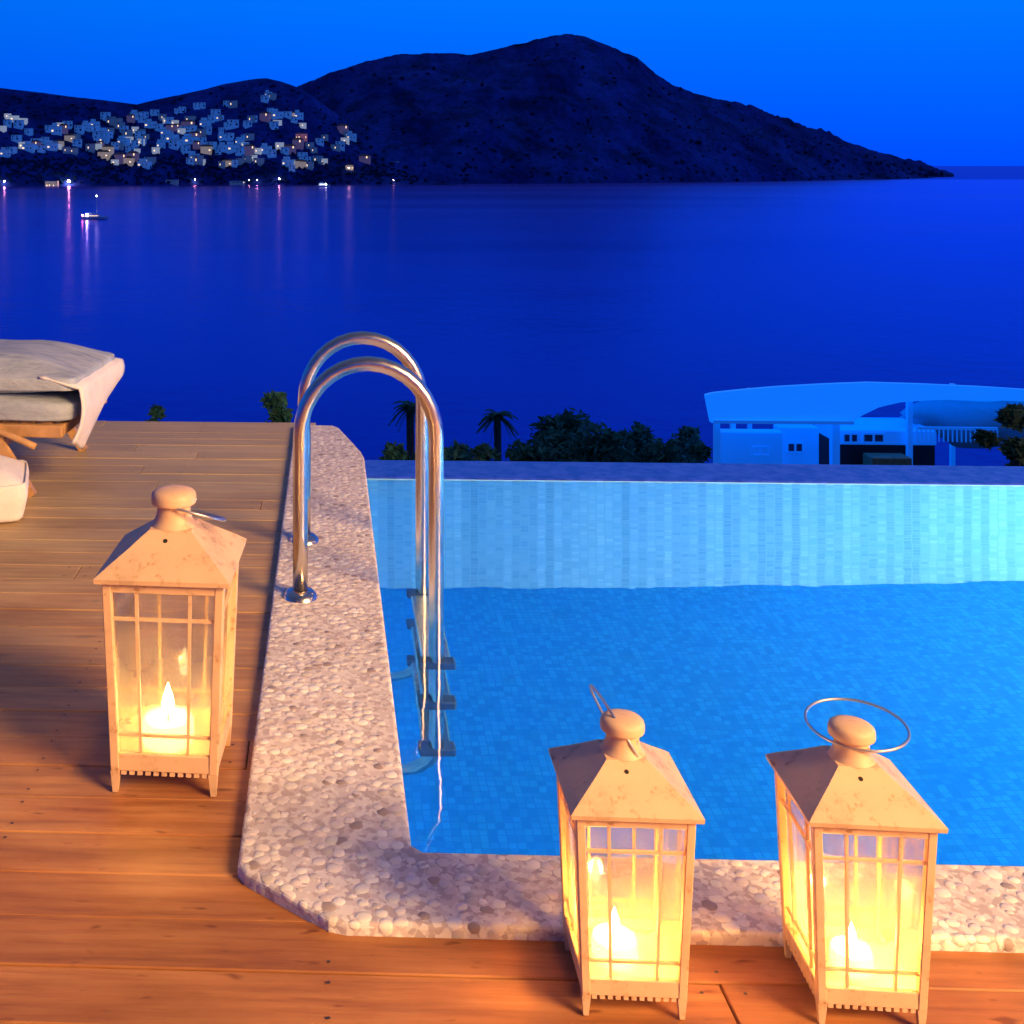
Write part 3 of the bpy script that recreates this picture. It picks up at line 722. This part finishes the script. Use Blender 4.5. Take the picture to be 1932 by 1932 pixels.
mount = Land('mountain', 470, 1800,
    [(470, 220), (530, 180), (570, 160), (610, 143), (660, 123), (700, 110), (760, 99), (800, 97), (860, 98), (910, 94), (960, 84), (1000, 73), (1035, 65), (1070, 64), (1105, 71), (1150, 86), (1200, 107), (1230, 130), (1270, 153), (1340, 182), (1400, 201), (1500, 233), (1600, 267), (1700, 297), (1760, 314), (1785, 325), (1800, 333)],
    [(470, 344), (700, 347), (900, 347), (1100, 346), (1400, 343), (1700, 338), (1785, 335), (1800, 334)], 520, 0.8, 24.0, 'dark mountain headland across the bay')
# woodland clumps on the village hill, too dense to count
bm = bmesh.new()
def clump(bm, p, r):
    m = Matrix.Translation(p) @ Matrix.Diagonal((r * random.uniform(.8, 1.5), r * random.uniform(.8, 1.5), r * random.uniform(.6, 1.1), 1))
    res = bmesh.ops.create_icosphere(bm, subdivisions=1, radius=1, matrix=m)
    for v_ in res['verts']: v_.co += Vector((random.uniform(-.25, .25), random.uniform(-.25, .25), random.uniform(-.25, .25))) * r
for k in range(1500):
    x = random.uniform(-60, 860); y0 = lerp_poly(hill.ridge, x)
    y = random.choice((random.uniform(y0 + 4, 335), random.uniform(300, 347)))
    if y < y0 + 3: continue
    p = hill.find(x, y); clump(bm, p + Vector((0, 0, 0.8)), random.uniform(1.2, 2.9))
for k in range(500):
    x = random.uniform(600, 1780); y0 = lerp_poly(mount.ridge, x); ys_ = lerp_poly(mount.shore, x)
    y = y0 + 3 + (ys_ - y0 - 4) * random.random() ** 0.7
    clump(bm, mount.find(x, y), random.uniform(1.5, 3.6))
tag(obj('woods', bm, M['woods'], None, True), 'dark woodland and scrub covering the far hillsides', 'woodland', kind='stuff')

# ------------------------------------------------------------------ village houses
def make_house(name, wmat, rmat, W, D_, H, wins, pitched=False, tower=False):
    bm = bmesh.new(); box(bm, -W / 2, W / 2, -D_ / 2, D_ / 2, -4, H)
    if tower: box(bm, -W * .5 + W * .12, -W * .5 + W * .55, -D_ * .38, D_ * .38, H + .02, H + 2.6)
    o = obj(name, bm, wmat)
    bm = bmesh.new()
    if pitched:
        a = [(-W / 2 - .4, -D_ / 2 - .4, H + .01), (W / 2 + .4, -D_ / 2 - .4, H + .01), (W / 2 + .4, D_ / 2 + .4, H + .01), (-W / 2 - .4, D_ / 2 + .4, H + .01), (-W * .3, 0, H + 1.9), (W * .3, 0, H + 1.9)]
        vs = [bm.verts.new(p) for p in a]
        for f in ((0, 1, 5, 4), (2, 3, 4, 5), (1, 2, 5), (3, 0, 4), (3, 2, 1, 0)): bm.faces.new([vs[i] for i in f])
    else:
        box(bm, -W / 2 - .25, W / 2 + .25, -D_ / 2 - .25, D_ / 2 + .25, H + .004 if not tower else H - .35, H + .4 if not tower else H - .05)
    obj('roof', bm, rmat, o)
    rw = random.Random(int(W * 100 + H * 10)); n = max(2, int(W / 3.2))
    for i in range(n):
        for fl in range(2 if H > 5 else 1):
            if rw.random() < 0.35: continue
            x = -W / 2 + (i + .5 + rw.uniform(-.2, .2)) * W / n; z = .9 + fl * 2.7 + rw.uniform(-.1, .1)
            bm = bmesh.new(); ww = rw.choice((.42, .55, .7, .95)); hh = rw.choice((1.1, 1.4, 1.9))
            box(bm, x - ww, x + ww, -D_ / 2 - .06, -D_ / 2 + .05, z, z + hh)
            obj('window', bm, M['win_lit'] if wins and (i * 2 + fl) % wins == 0 else M['win_dark'], o)
    return o
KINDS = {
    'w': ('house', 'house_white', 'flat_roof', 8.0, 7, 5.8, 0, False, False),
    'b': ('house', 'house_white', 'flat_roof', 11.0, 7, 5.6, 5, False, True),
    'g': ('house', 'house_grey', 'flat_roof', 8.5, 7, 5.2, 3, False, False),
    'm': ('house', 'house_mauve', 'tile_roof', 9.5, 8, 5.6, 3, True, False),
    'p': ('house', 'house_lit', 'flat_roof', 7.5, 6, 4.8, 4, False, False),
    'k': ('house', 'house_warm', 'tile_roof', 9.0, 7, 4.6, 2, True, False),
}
DESC = {'w': 'white flat roofed house with dark windows', 'b': 'wide white house with a raised roof block', 'g': 'plain grey house with a lit window',
        'm': 'rose coloured house under a clay roof', 'p': 'brightly lamp lit white house', 'k': 'warmly lit house under a clay roof'}
HOUSES = """p10,340 p35,285 w85,325 w55,440 w75,390 p105,420 w165,410 w205,400 g240,415 p270,328 w305,328 p265,422 g300,440 g335,443 k315,385 w362,350 b400,342 w432,348
w445,382 m455,415 k490,442 g500,312 g500,350 g530,312 w562,348 p612,350 m592,300 g575,365 w640,302 b682,325 w652,282 w700,272 b560,402 w610,410 w640,402 p705,442 w750,388 w790,420
m770,340 m800,338 p822,352 w802,262 g862,300 w890,242 b930,322 w942,352 w976,270 b992,292 w1002,350 w1055,326 g1055,232 w1120,326 m890,420 m882,385 p912,490 w862,490 w960,422 b1012,432
b1052,432 b1086,402 w1092,442 g1006,505 w1060,500 m1126,442 p1172,442 g1172,492 w1200,208 m1202,292 b1252,282 w1302,280 w1332,302 p1370,326 p1266,422 m1312,440 b1306,500 w1322,522
g1402,512 p1465,490 g1470,382 m1552,350 b1592,382 w1642,376 g1692,442 k1722,470 m1652,484 k1582,518 g1790,505 w225,345 w130,360 w185,435 g410,430 w520,420 w590,440 g660,380 w720,340 w840,440
w912,400 w1040,380 w870,345 g1130,380 w1240,330 w1230,455 g1420,440 m1350,415 w1150,300 w960,300 w765,305 g735,290 w1370,470 g1090,490 w1540,420 b480,370 w350,410 m545,482 k580,492 g680,490"""
protos = {}
rv = random.Random(4); extra = []
for tok in HOUSES.split():
    zx, zy = map(float, tok[1:].split(','))
    if rv.random() < 0.72 and zx < 1700: extra.append('%s%.0f,%.0f' % (rv.choice('wwwbbggmpk'), max(4, zx + rv.choice((-1, 1)) * rv.uniform(16, 34)), min(505, zy + rv.uniform(-26, 24))))
def zone(zx, zy):
    a = 'left slope' if zx < 380 else 'village middle' if zx < 900 else 'under the hilltop' if zx < 1350 else 'headland end'
    b = 'upper' if zy < 340 else 'middle' if zy < 440 else 'lower'
    return a, b
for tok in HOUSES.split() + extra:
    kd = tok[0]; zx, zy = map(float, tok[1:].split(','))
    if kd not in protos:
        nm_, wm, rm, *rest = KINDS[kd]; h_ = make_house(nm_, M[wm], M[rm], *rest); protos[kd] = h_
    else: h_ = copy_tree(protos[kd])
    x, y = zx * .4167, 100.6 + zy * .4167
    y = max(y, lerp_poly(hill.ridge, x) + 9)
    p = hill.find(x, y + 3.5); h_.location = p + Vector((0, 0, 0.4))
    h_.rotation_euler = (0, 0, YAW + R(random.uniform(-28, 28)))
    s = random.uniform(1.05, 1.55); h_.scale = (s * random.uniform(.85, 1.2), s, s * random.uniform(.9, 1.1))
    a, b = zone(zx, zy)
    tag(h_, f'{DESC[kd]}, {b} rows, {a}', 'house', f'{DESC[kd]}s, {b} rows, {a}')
# singular buildings
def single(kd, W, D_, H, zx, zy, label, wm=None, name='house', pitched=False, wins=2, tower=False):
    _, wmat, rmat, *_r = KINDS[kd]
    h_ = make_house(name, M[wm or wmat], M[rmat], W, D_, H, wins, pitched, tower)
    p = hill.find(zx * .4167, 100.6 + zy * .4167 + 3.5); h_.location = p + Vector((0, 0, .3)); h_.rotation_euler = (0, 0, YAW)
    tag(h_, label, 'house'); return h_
single('b', 11, 7, 6.5, 1216, 188, 'white house standing alone highest under the hilltop', tower=True)
single('m', 16, 8, 6.5, 1365, 380, 'red lit house right of the village centre', 'house_red', pitched=True)
single('p', 17, 6, 4.0, 1770, 468, 'long lit white terrace building at the end of the headland', 'house_lit', wins=3)
single('p', 15, 7, 6.5, 235, 597, 'brightly lit waterfront building at the left shore', 'house_warm', wins=2)
single('g', 16, 6, 3.2, 780, 578, 'low pale boathouse on the waterline below the village', 'house_grey', wins=0)
single('g', 20, 6, 3.0, 1075, 585, 'long low grey quay shed on the waterline', 'house_grey', wins=5)

# shore lamps
def make_lamp(bulb, h, rad):
    root = empty('street_lamp', (0, 0, 0))
    bm = bmesh.new(); tube(bm, [(0, 0, -1), (0, 0, h)], [0.12, 0.07], 8); obj('post', bm, M['post'], root)
    bm = bmesh.new(); lathe(bm, [(0, -rad), (rad * .7, -rad * .7), (rad, 0), (rad * .7, rad * .7), (0, rad)], 12); o = obj('lamp_head', bm, bulb, root, True); o.location = (0, 0, h)
    return root
LAMPS = [('bulb_pink', 20, 620, 5, .8, 'faint pink shore lamp at the far left waterline'), ('bulb_pink', 312, 622, 5, 1.5, 'strong pink shore lamp casting the longest streak on the water'),
         ('bulb_pink', 882, 588, 4.5, .6, 'pink shore lamp below the middle of the village'), ('bulb_warm', 1128, 588, 4, .4, 'dim amber shore lamp beside the long quay shed'),
         ('bulb_pink', 1165, 588, 4, .45, 'small pink shore lamp right of the quay shed'), ('bulb_pink', 1265, 588, 5, .7, 'pale pink shore lamp left of the white motor yacht'),
         ('bulb_warm', 1580, 545, 7, .7, 'amber shore lamp right of the white motor yacht'), ('bulb_pink', 1782, 590, 4, .3, 'faint lamp below the terrace building on the headland')]
for b, zx, zy, h, rad, lab in LAMPS:
    l_ = make_lamp(M[b], h, rad); x, y = zx * .4167, min(100.6 + zy * .4167, lerp_poly(hill.shore, zx * .4167) - 1.2)
    p = hill.find(x, y); l_.location = (p.x, p.y, max(p.z, SEA + .4)); tag(l_, lab, 'street lamp', 'lamps along the village shore')

# boats
def hull(bm, L, W, H):
    n = 10; secs = []
    for i in range(n + 1):
        f = i / n; x = -L / 2 + L * f
        wd = W / 2 * (0.75 + .25 * min(1, f * 3)) * (1 - max(0, (f - .55) / .45) ** 2.2) + 0.02
        sheer = H * (1 + .28 * max(0, f - .4))
        secs.append([bm.verts.new((x, y, z)) for y, z in ((-wd, sheer), (-wd * .8, H * .3), (0, -.4), (wd * .8, H * .3), (wd, sheer))])
    for A, B in zip(secs, secs[1:]):
        for k in range(4): bm.faces.new((A[k], A[k + 1], B[k + 1], B[k]))
        bm.faces.new((A[4], A[0], B[0], B[4]))
    bm.faces.new(secs[0]); bm.faces.new(secs[-1][::-1])
def sea_at(x, y): D = (CAMZ - SEA) * F / (y - PY); return at(x, y, D)
p = sea_at(180, 414); sb = empty('sailboat', p, YAW + R(8), 'moored sailing boat with bare lit mast in front of the village', 'sailboat')
bm = bmesh.new(); hull(bm, 12, 3.4, 1.3); obj('hull', bm, M['white'], sb)
bm = bmesh.new(); box(bm, -3.2, 2.0, -1.0, 1.0, 1.35, 2.1); bevel(bm, .25, 2); cb = obj('cabin', bm, M['white'], sb)
bm = bmesh.new(); box(bm, -2.6, 1.2, -1.04, -1.0, 1.6, 1.9); obj('window', bm, M['win_lit'], cb)
bm = bmesh.new(); tube(bm, [(0.6, 0, 1.3), (0.6, 0, 10.8)], .09, 8); mst = obj('mast', bm, M['white'], sb)
bm = bmesh.new(); tube(bm, [(0.6, 0, 2.9), (-4.4, 0, 2.8)], .16, 8); obj('boom', bm, M['fabric'], sb)
bm = bmesh.new(); bmesh.ops.create_icosphere(bm, subdivisions=2, radius=.32); o = obj('masthead_light', bm, emit('masthead_bulb', (.75, .85, 1), 40), mst); o.location = (.6, 0, 11)
bm = bmesh.new(); bmesh.ops.create_icosphere(bm, subdivisions=2, radius=.38); o = obj('stern_light', bm, emit('stern_bulb', (1.0, .22, .35), 40), sb); o.location = (-5.9, -.2, 2.0)
bm = bmesh.new(); bmesh.ops.create_icosphere(bm, subdivisions=2, radius=.5); o = obj('cockpit_light', bm, emit('cockpit_bulb', (.72, .66, 1.0), 90), sb); o.location = (-3.9, -.2, 2.3)
p = sea_at(610, 353); mb = empty('motor_yacht', p, YAW + R(4), 'white lit motor yacht moored at the shore below the red lit house', 'motor yacht')
bm = bmesh.new(); hull(bm, 15, 4.2, 1.9); obj('hull', bm, M['white'], mb)
bm = bmesh.new(); box(bm, -5, 2.6, -1.7, 1.7, 1.95, 4.2); bevel(bm, .3, 2); cb = obj('cabin', bm, simple('glowing_cabin_wall', (.8, .85, .85), .5, emis=(.8, .95, 1), estr=.55), mb)  # cabin lighting painted in as a glow of its walls
bm = bmesh.new(); box(bm, -4.2, 1.8, -1.76, -1.7, 2.9, 3.7); obj('window', bm, emit('yacht_window', (.85, .95, 1), 1.6), cb)
bm = bmesh.new(); box(bm, -4, 0, -1.2, 1.2, 4.25, 6.0); bevel(bm, .3, 2); obj('flybridge', bm, M['white'], mb)
bm = bmesh.new(); bmesh.ops.create_icosphere(bm, subdivisions=2, radius=.55); o = obj('deck_light', bm, emit('deck_bulb', (.7, 1.0, .95), 60), mb); o.location = (3.0, -1.6, 3.4)

# ------------------------------------------------------------------ trees below the terrace
def leaf_faces(bm, c, rad, n, size, squash=0.8):
    for _ in range(n):
        d = Vector((random.gauss(0, 1), random.gauss(0, 1), random.gauss(0, 1))).normalized() * (random.random() ** 0.45)
        p = c + Vector((d.x * rad, d.y * rad, d.z * rad * squash))
        a = Vector((random.uniform(-1, 1), random.uniform(-1, 1), random.uniform(-.6, .9))).normalized(); s_ = size * random.uniform(.6, 1.4)
        b_ = a.cross(Vector((random.uniform(-1, 1), random.uniform(-1, 1), random.uniform(-1, 1)))).normalized()
        vs = [bm.verts.new(p + q_) for q_ in (-a * s_, b_ * s_ * .4, a * s_, -b_ * s_ * .4)]
        bm.faces.new(vs)
def tree(x, ytop, t, wpx, label, crown_h=None, mat='leaf', name='tree', n=1700, lean=0.0):
    top = at(x, ytop, t); W = wpx / F * t; z0 = slope_z(top.y) - .3
    H = top.z - z0; ch = crown_h or min(H * .8, max(W * .95, 1.6))
    root = empty(name, (top.x, top.y, z0), random.uniform(0, 6), label, 'tree' if name != 'bush' else 'bush', 'trees and bushes below the terrace')
    bm = bmesh.new(); tube(bm, [(0, 0, 0), (lean * .3, .05, H * .3), (lean * .6, -.05, H - ch * .6), (lean, 0, H - ch * .2)], [.05 + H * .018, .04 + H * .014, .03 + H * .01, .02], 8)
    cl = []
    for k in range(9):
        a = random.uniform(0, 6.28); rr = W * .5 * random.uniform(.25, .72); zz = H - ch * random.uniform(.18, .85)
        f = (zz - (H - ch)) / ch; rr *= 1.15 - .55 * f
        c = Vector((lean + rr * math.cos(a), rr * math.sin(a), zz)); cl.append((c, W * random.uniform(.17, .28)))
        tube(bm, [(lean * .5, 0, H - ch * .9), ((c.x + lean * .5) / 2, c.y / 2, (zz + H - ch) / 2), tuple(c)], [.06, .045, .015], 6)
    cl.append((Vector((lean, 0, H - W * .16)), W * .2)); cl.append((Vector((lean, 0, H - ch * .5)), W * .34))
    obj('trunk', bm, M['bark'], root, True)
    bm = bmesh.new()
    for c, r_ in cl: leaf_faces(bm, c, r_, n // len(cl), .045 + .007 * t * .35, .85)
    obj('crown', bm, M[mat], root)
    return root
def palm(x, ytop, t, wpx, label):
    top = at(x, ytop, t); W = wpx / F * t; z0 = slope_z(top.y) - .3; H = top.z - z0 - W * .25
    root = empty('palm_tree', (top.x, top.y, z0), 0, label, 'palm tree', 'trees and bushes below the terrace')
    bm = bmesh.new(); tube(bm, [(0, 0, 0), (.08, 0, H * .5), (.02, 0, H)], [.17, .12, .1], 8); obj('trunk', bm, M['bark'], root, True)
    bm = bmesh.new()
    for k in range(46):
        a = random.uniform(0, 6.28); el = random.uniform(-.5, 1.3); d = Vector((math.cos(a), math.sin(a), 0)); L = W * .62 * random.uniform(.75, 1.1)
        prev = None
        for i in range(9):
            f = i / 8; p = Vector((.02, 0, H)) + d * (L * f * math.cos(el * (1 - f * .4))) + Vector((0, 0, L * (math.sin(el) * f - .75 * f * f)))
            if i:
                s_ = d.cross(Vector((0, 0, 1))); 
                for sg in (-1, 1):
                    for o_ in (0, .25, .5, .75):
                        b0 = prev.lerp(p, o_); tip = b0 + s_ * sg * L * .28 * (1 - f * .6) + d * L * .09 - Vector((0, 0, L * .09))
                        bm.faces.new([bm.verts.new(v_) for v_ in (b0, b0 + d * .03, tip)])
            prev = p
    obj('crown', bm, M['leaf'], root); return root
tree(296, 768, 22, 62, 'small round treetop rising just beyond the far deck edge')
tree(512, 738, 19, 105, 'spreading tree behind the left post of the pool ladder', crown_h=1.6, lean=.15)
palm(772, 752, 30, 62, 'slender palm seen behind the right post of the ladder')
palm(937, 770, 32, 62, 'short palm standing alone between ladder and broad tree')
tree(1085, 774, 24, 190, 'broadest dark tree beyond the infinity edge', n=3200)
tree(985, 834, 22, 150, 'low dark tree left of the broadest one', n=2200)
tree(1210, 802, 25, 105, 'dark tree right of the broadest one')
tree(1300, 806, 25, 95, 'dark tree just left of the white pavilion')
tree(870, 838, 21, 130, 'low bush like tree right of the ladder')
tree(745, 838, 20, 110, 'low dark tree beyond the end of the pebble coping')
tree(1140, 812, 21, 190, 'low wide dark tree in front of the broadest one', n=2400)
tree(1250, 830, 20, 150, 'low dark tree close to the pavilion post', n=2200)
tree(820, 842, 20, 110, 'low dark tree directly right of the ladder posts', n=1500)
tree(915, 840, 20, 120, 'low dark tree under the short palm', n=1500)
tree(1055, 812, 23, 150, 'dark tree overlapping the left side of the broadest one', n=2200)
tree(1165, 812, 22, 120, 'dark tree between the broadest one and its right neighbour', n=1700)
tree(1320, 838, 19, 90, 'lowest dark tree at the left foot of the pavilion', n=1400)
tree(1915, 770, 9.5, 105, 'leafy bush in front of the right end of the pavilion', mat='leaf2', name='bush', n=2600)
tree(1862, 818, 10, 70, 'small bush beside the hanging cloth of the pavilion', mat='leaf2', name='bush')

# ------------------------------------------------------------------ white beach pavilion on the lower terrace
T = 22.0
pav = empty('pavilion', (*at(1640, PY, T).xy, slope_z(22) - .3), 0, 'white open beach pavilion with sweeping curved roof beyond the pool', 'pavilion')
org = Vector(pav.location)
def W3(x, y, d=0.0): 
    v_ = at(x, y, T); return v_ + Vector((0, d, 0)) - org
topc = [(1332, 746), (1345, 742), (1400, 736), (1470, 730), (1560, 725), (1640, 722), (1740, 725), (1850, 730), (1960, 737), (2100, 752), (2250, 775)]
botc = [(1340, 797), (1350, 799), (1400, 799), (1470, 799), (1560, 799), (1608, 796), (1630, 782), (1660, 768), (1700, 759), (1760, 755), (1850, 754), (1960, 759), (2100, 774), (2250, 797)]
def curve(c, n=90):
    xs_ = [c[0][0] + (c[-1][0] - c[0][0]) * i / n for i in range(n + 1)]; return [(x, lerp_poly(c, x)) for x in xs_]
bm = bmesh.new(); A = curve(topc); B = [(min(max(x, 1342), 2250), lerp_poly(botc, x)) for x, _ in A]
fa = [bm.verts.new(W3(x, y)) for x, y in A]; fb = [bm.verts.new(W3(x, y)) for x, y in B]
ba = [bm.verts.new(W3(x, y, .12)) for x, y in A]; bb = [bm.verts.new(W3(x, y, .12)) for x, y in B]
for i in range(len(A) - 1):
    bm.faces.new((fb[i], fb[i + 1], fa[i + 1], fa[i])); bm.faces.new((ba[i], ba[i + 1], bb[i + 1], bb[i])); bm.faces.new((bb[i], bb[i + 1], fb[i + 1], fb[i])); bm.faces.new((fa[i], fa[i + 1], ba[i + 1], ba[i]))
bm.faces.new((fa[0], ba[0], bb[0], fb[0])); bm.faces.new((fa[-1], fb[-1], bb[-1], ba[-1]))
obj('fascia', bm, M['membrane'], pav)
bm = bmesh.new(); rows = []
for d, lift in ((.125, .0), (1.2, -.22), (2.6, -.62), (4.2, -1.1)):
    rows.append([bm.verts.new(W3(x, y + .8, d) + Vector((.42 * d, 0, lift))) for x, y in A])
for P_, Q_ in zip(rows, rows[1:]):
    for i in range(len(A) - 1): bm.faces.new((P_[i], P_[i + 1], Q_[i + 1], Q_[i]))
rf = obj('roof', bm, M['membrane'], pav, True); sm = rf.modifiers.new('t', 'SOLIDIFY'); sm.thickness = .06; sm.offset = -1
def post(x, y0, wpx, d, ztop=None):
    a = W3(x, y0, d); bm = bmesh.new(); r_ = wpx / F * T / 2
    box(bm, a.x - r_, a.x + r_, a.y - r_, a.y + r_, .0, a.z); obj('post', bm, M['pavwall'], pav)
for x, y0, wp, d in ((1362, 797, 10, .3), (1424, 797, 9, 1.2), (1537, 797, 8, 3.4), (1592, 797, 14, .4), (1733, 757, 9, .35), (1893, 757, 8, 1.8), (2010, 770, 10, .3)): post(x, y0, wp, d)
def wall(name, x0, x1, y0, d, th, mat, ybot=None):
    a, b_ = W3(x0, y0, d), W3(x1, y0, d); bm = bmesh.new(); box(bm, a.x, b_.x, a.y, a.y + th, .02 if ybot is None else W3(x0, ybot, d).z, a.z); bevel(bm, .02, 1); return obj(name, bm, M[mat], pav)
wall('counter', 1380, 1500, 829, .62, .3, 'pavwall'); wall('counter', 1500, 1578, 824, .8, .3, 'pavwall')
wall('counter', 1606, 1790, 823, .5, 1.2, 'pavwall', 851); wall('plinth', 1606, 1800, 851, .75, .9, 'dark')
wall('bench', 1650, 1725, 866, .1, .4, 'teak')
for x0, x1, y0, y1 in ((1442, 1474, 858, 874), (1516, 1546, 854, 872), (1612, 1640, 829, 846), (1650, 1690, 829, 846), (1700, 1750, 829, 846)):
    dd = .6 if x1 < 1500 else .78 if x1 < 1600 else .48
    a, b_ = W3(x0, y1, dd), W3(x1, y0, dd); bm = bmesh.new(); box(bm, a.x, b_.x, a.y, a.y + .1, a.z, b_.z); wn_ = obj('window', bm, M['win_dark'], pav)
    bm = bmesh.new()
    for xx in (a.x, (a.x + b_.x) / 2, b_.x): box(bm, xx - .018, xx + .018, a.y - .02, a.y - .002, a.z, b_.z)
    for zz in (a.z, b_.z): box(bm, a.x, b_.x, a.y - .018, a.y - .004, zz - .018, zz + .018)
    obj('frame', bm, M['pavwall'], wn_)
a, b_ = W3(1740, 812, .2), W3(1890, 812, .2); bm = bmesh.new(); zb = W3(1740, 838, .2).z
bar(bm, (a.x, a.y, a.z), (b_.x, a.y, a.z), .05)
for i in range(19): xx = a.x + (b_.x - a.x) * i / 18; bar(bm, (xx, a.y, zb), (xx, a.y, a.z - .02), .02)
obj('railing', bm, M['pavwall'], pav)
bm = bmesh.new()
a, b_ = W3(1345, 795.5), W3(1606, 795.5); box(bm, a.x, b_.x, a.y - .03, a.y - .001, a.z - .03, a.z + .03)
obj('fascia_trim', bm, M['pavwall'], pav)
cl_ = [(1742, 797), (1775, 783), (1815, 775), (1870, 772), (1945, 772), (2040, 785)]; cl2 = [(1742, 806), (1775, 822), (1815, 838), (1850, 866), (1945, 860), (2040, 866)]
bm = bmesh.new(); n = 40; rows = []
for i in range(n + 1):
    x = 1742 + (2040 - 1742) * i / n; y0, y1 = lerp_poly(cl_, x), lerp_poly(cl2, x)
    rows.append([bm.verts.new(W3(x, y0 + (y1 - y0) * j / 6, .9 + .5 * math.sin(i * .22) * .4 - .25 * math.sin(j / 6 * 3.14))) for j in range(7)])
for P_, Q_ in zip(rows, rows[1:]):
    for j in range(6): bm.faces.new((P_[j], P_[j + 1], Q_[j + 1], Q_[j]))
o = obj('curved_awning', bm, M['bluegrey'], pav, True); sm = o.modifiers.new('t', 'SOLIDIFY'); sm.thickness = .03
bm = bmesh.new(); a, b_ = W3(1345, 800), W3(2200, 800); box(bm, a.x, b_.x, 22 - org.y - .6, 22 - org.y + 5, -.6, .012); obj('floor', bm, M['pavwall'], pav)

sc.render.engine = 'CYCLES'
sc.cycles.use_denoising = True
sc.cycles.max_bounces = 10; sc.cycles.transparent_max_bounces = 12
sc.cycles.sample_clamp_indirect = 60.0
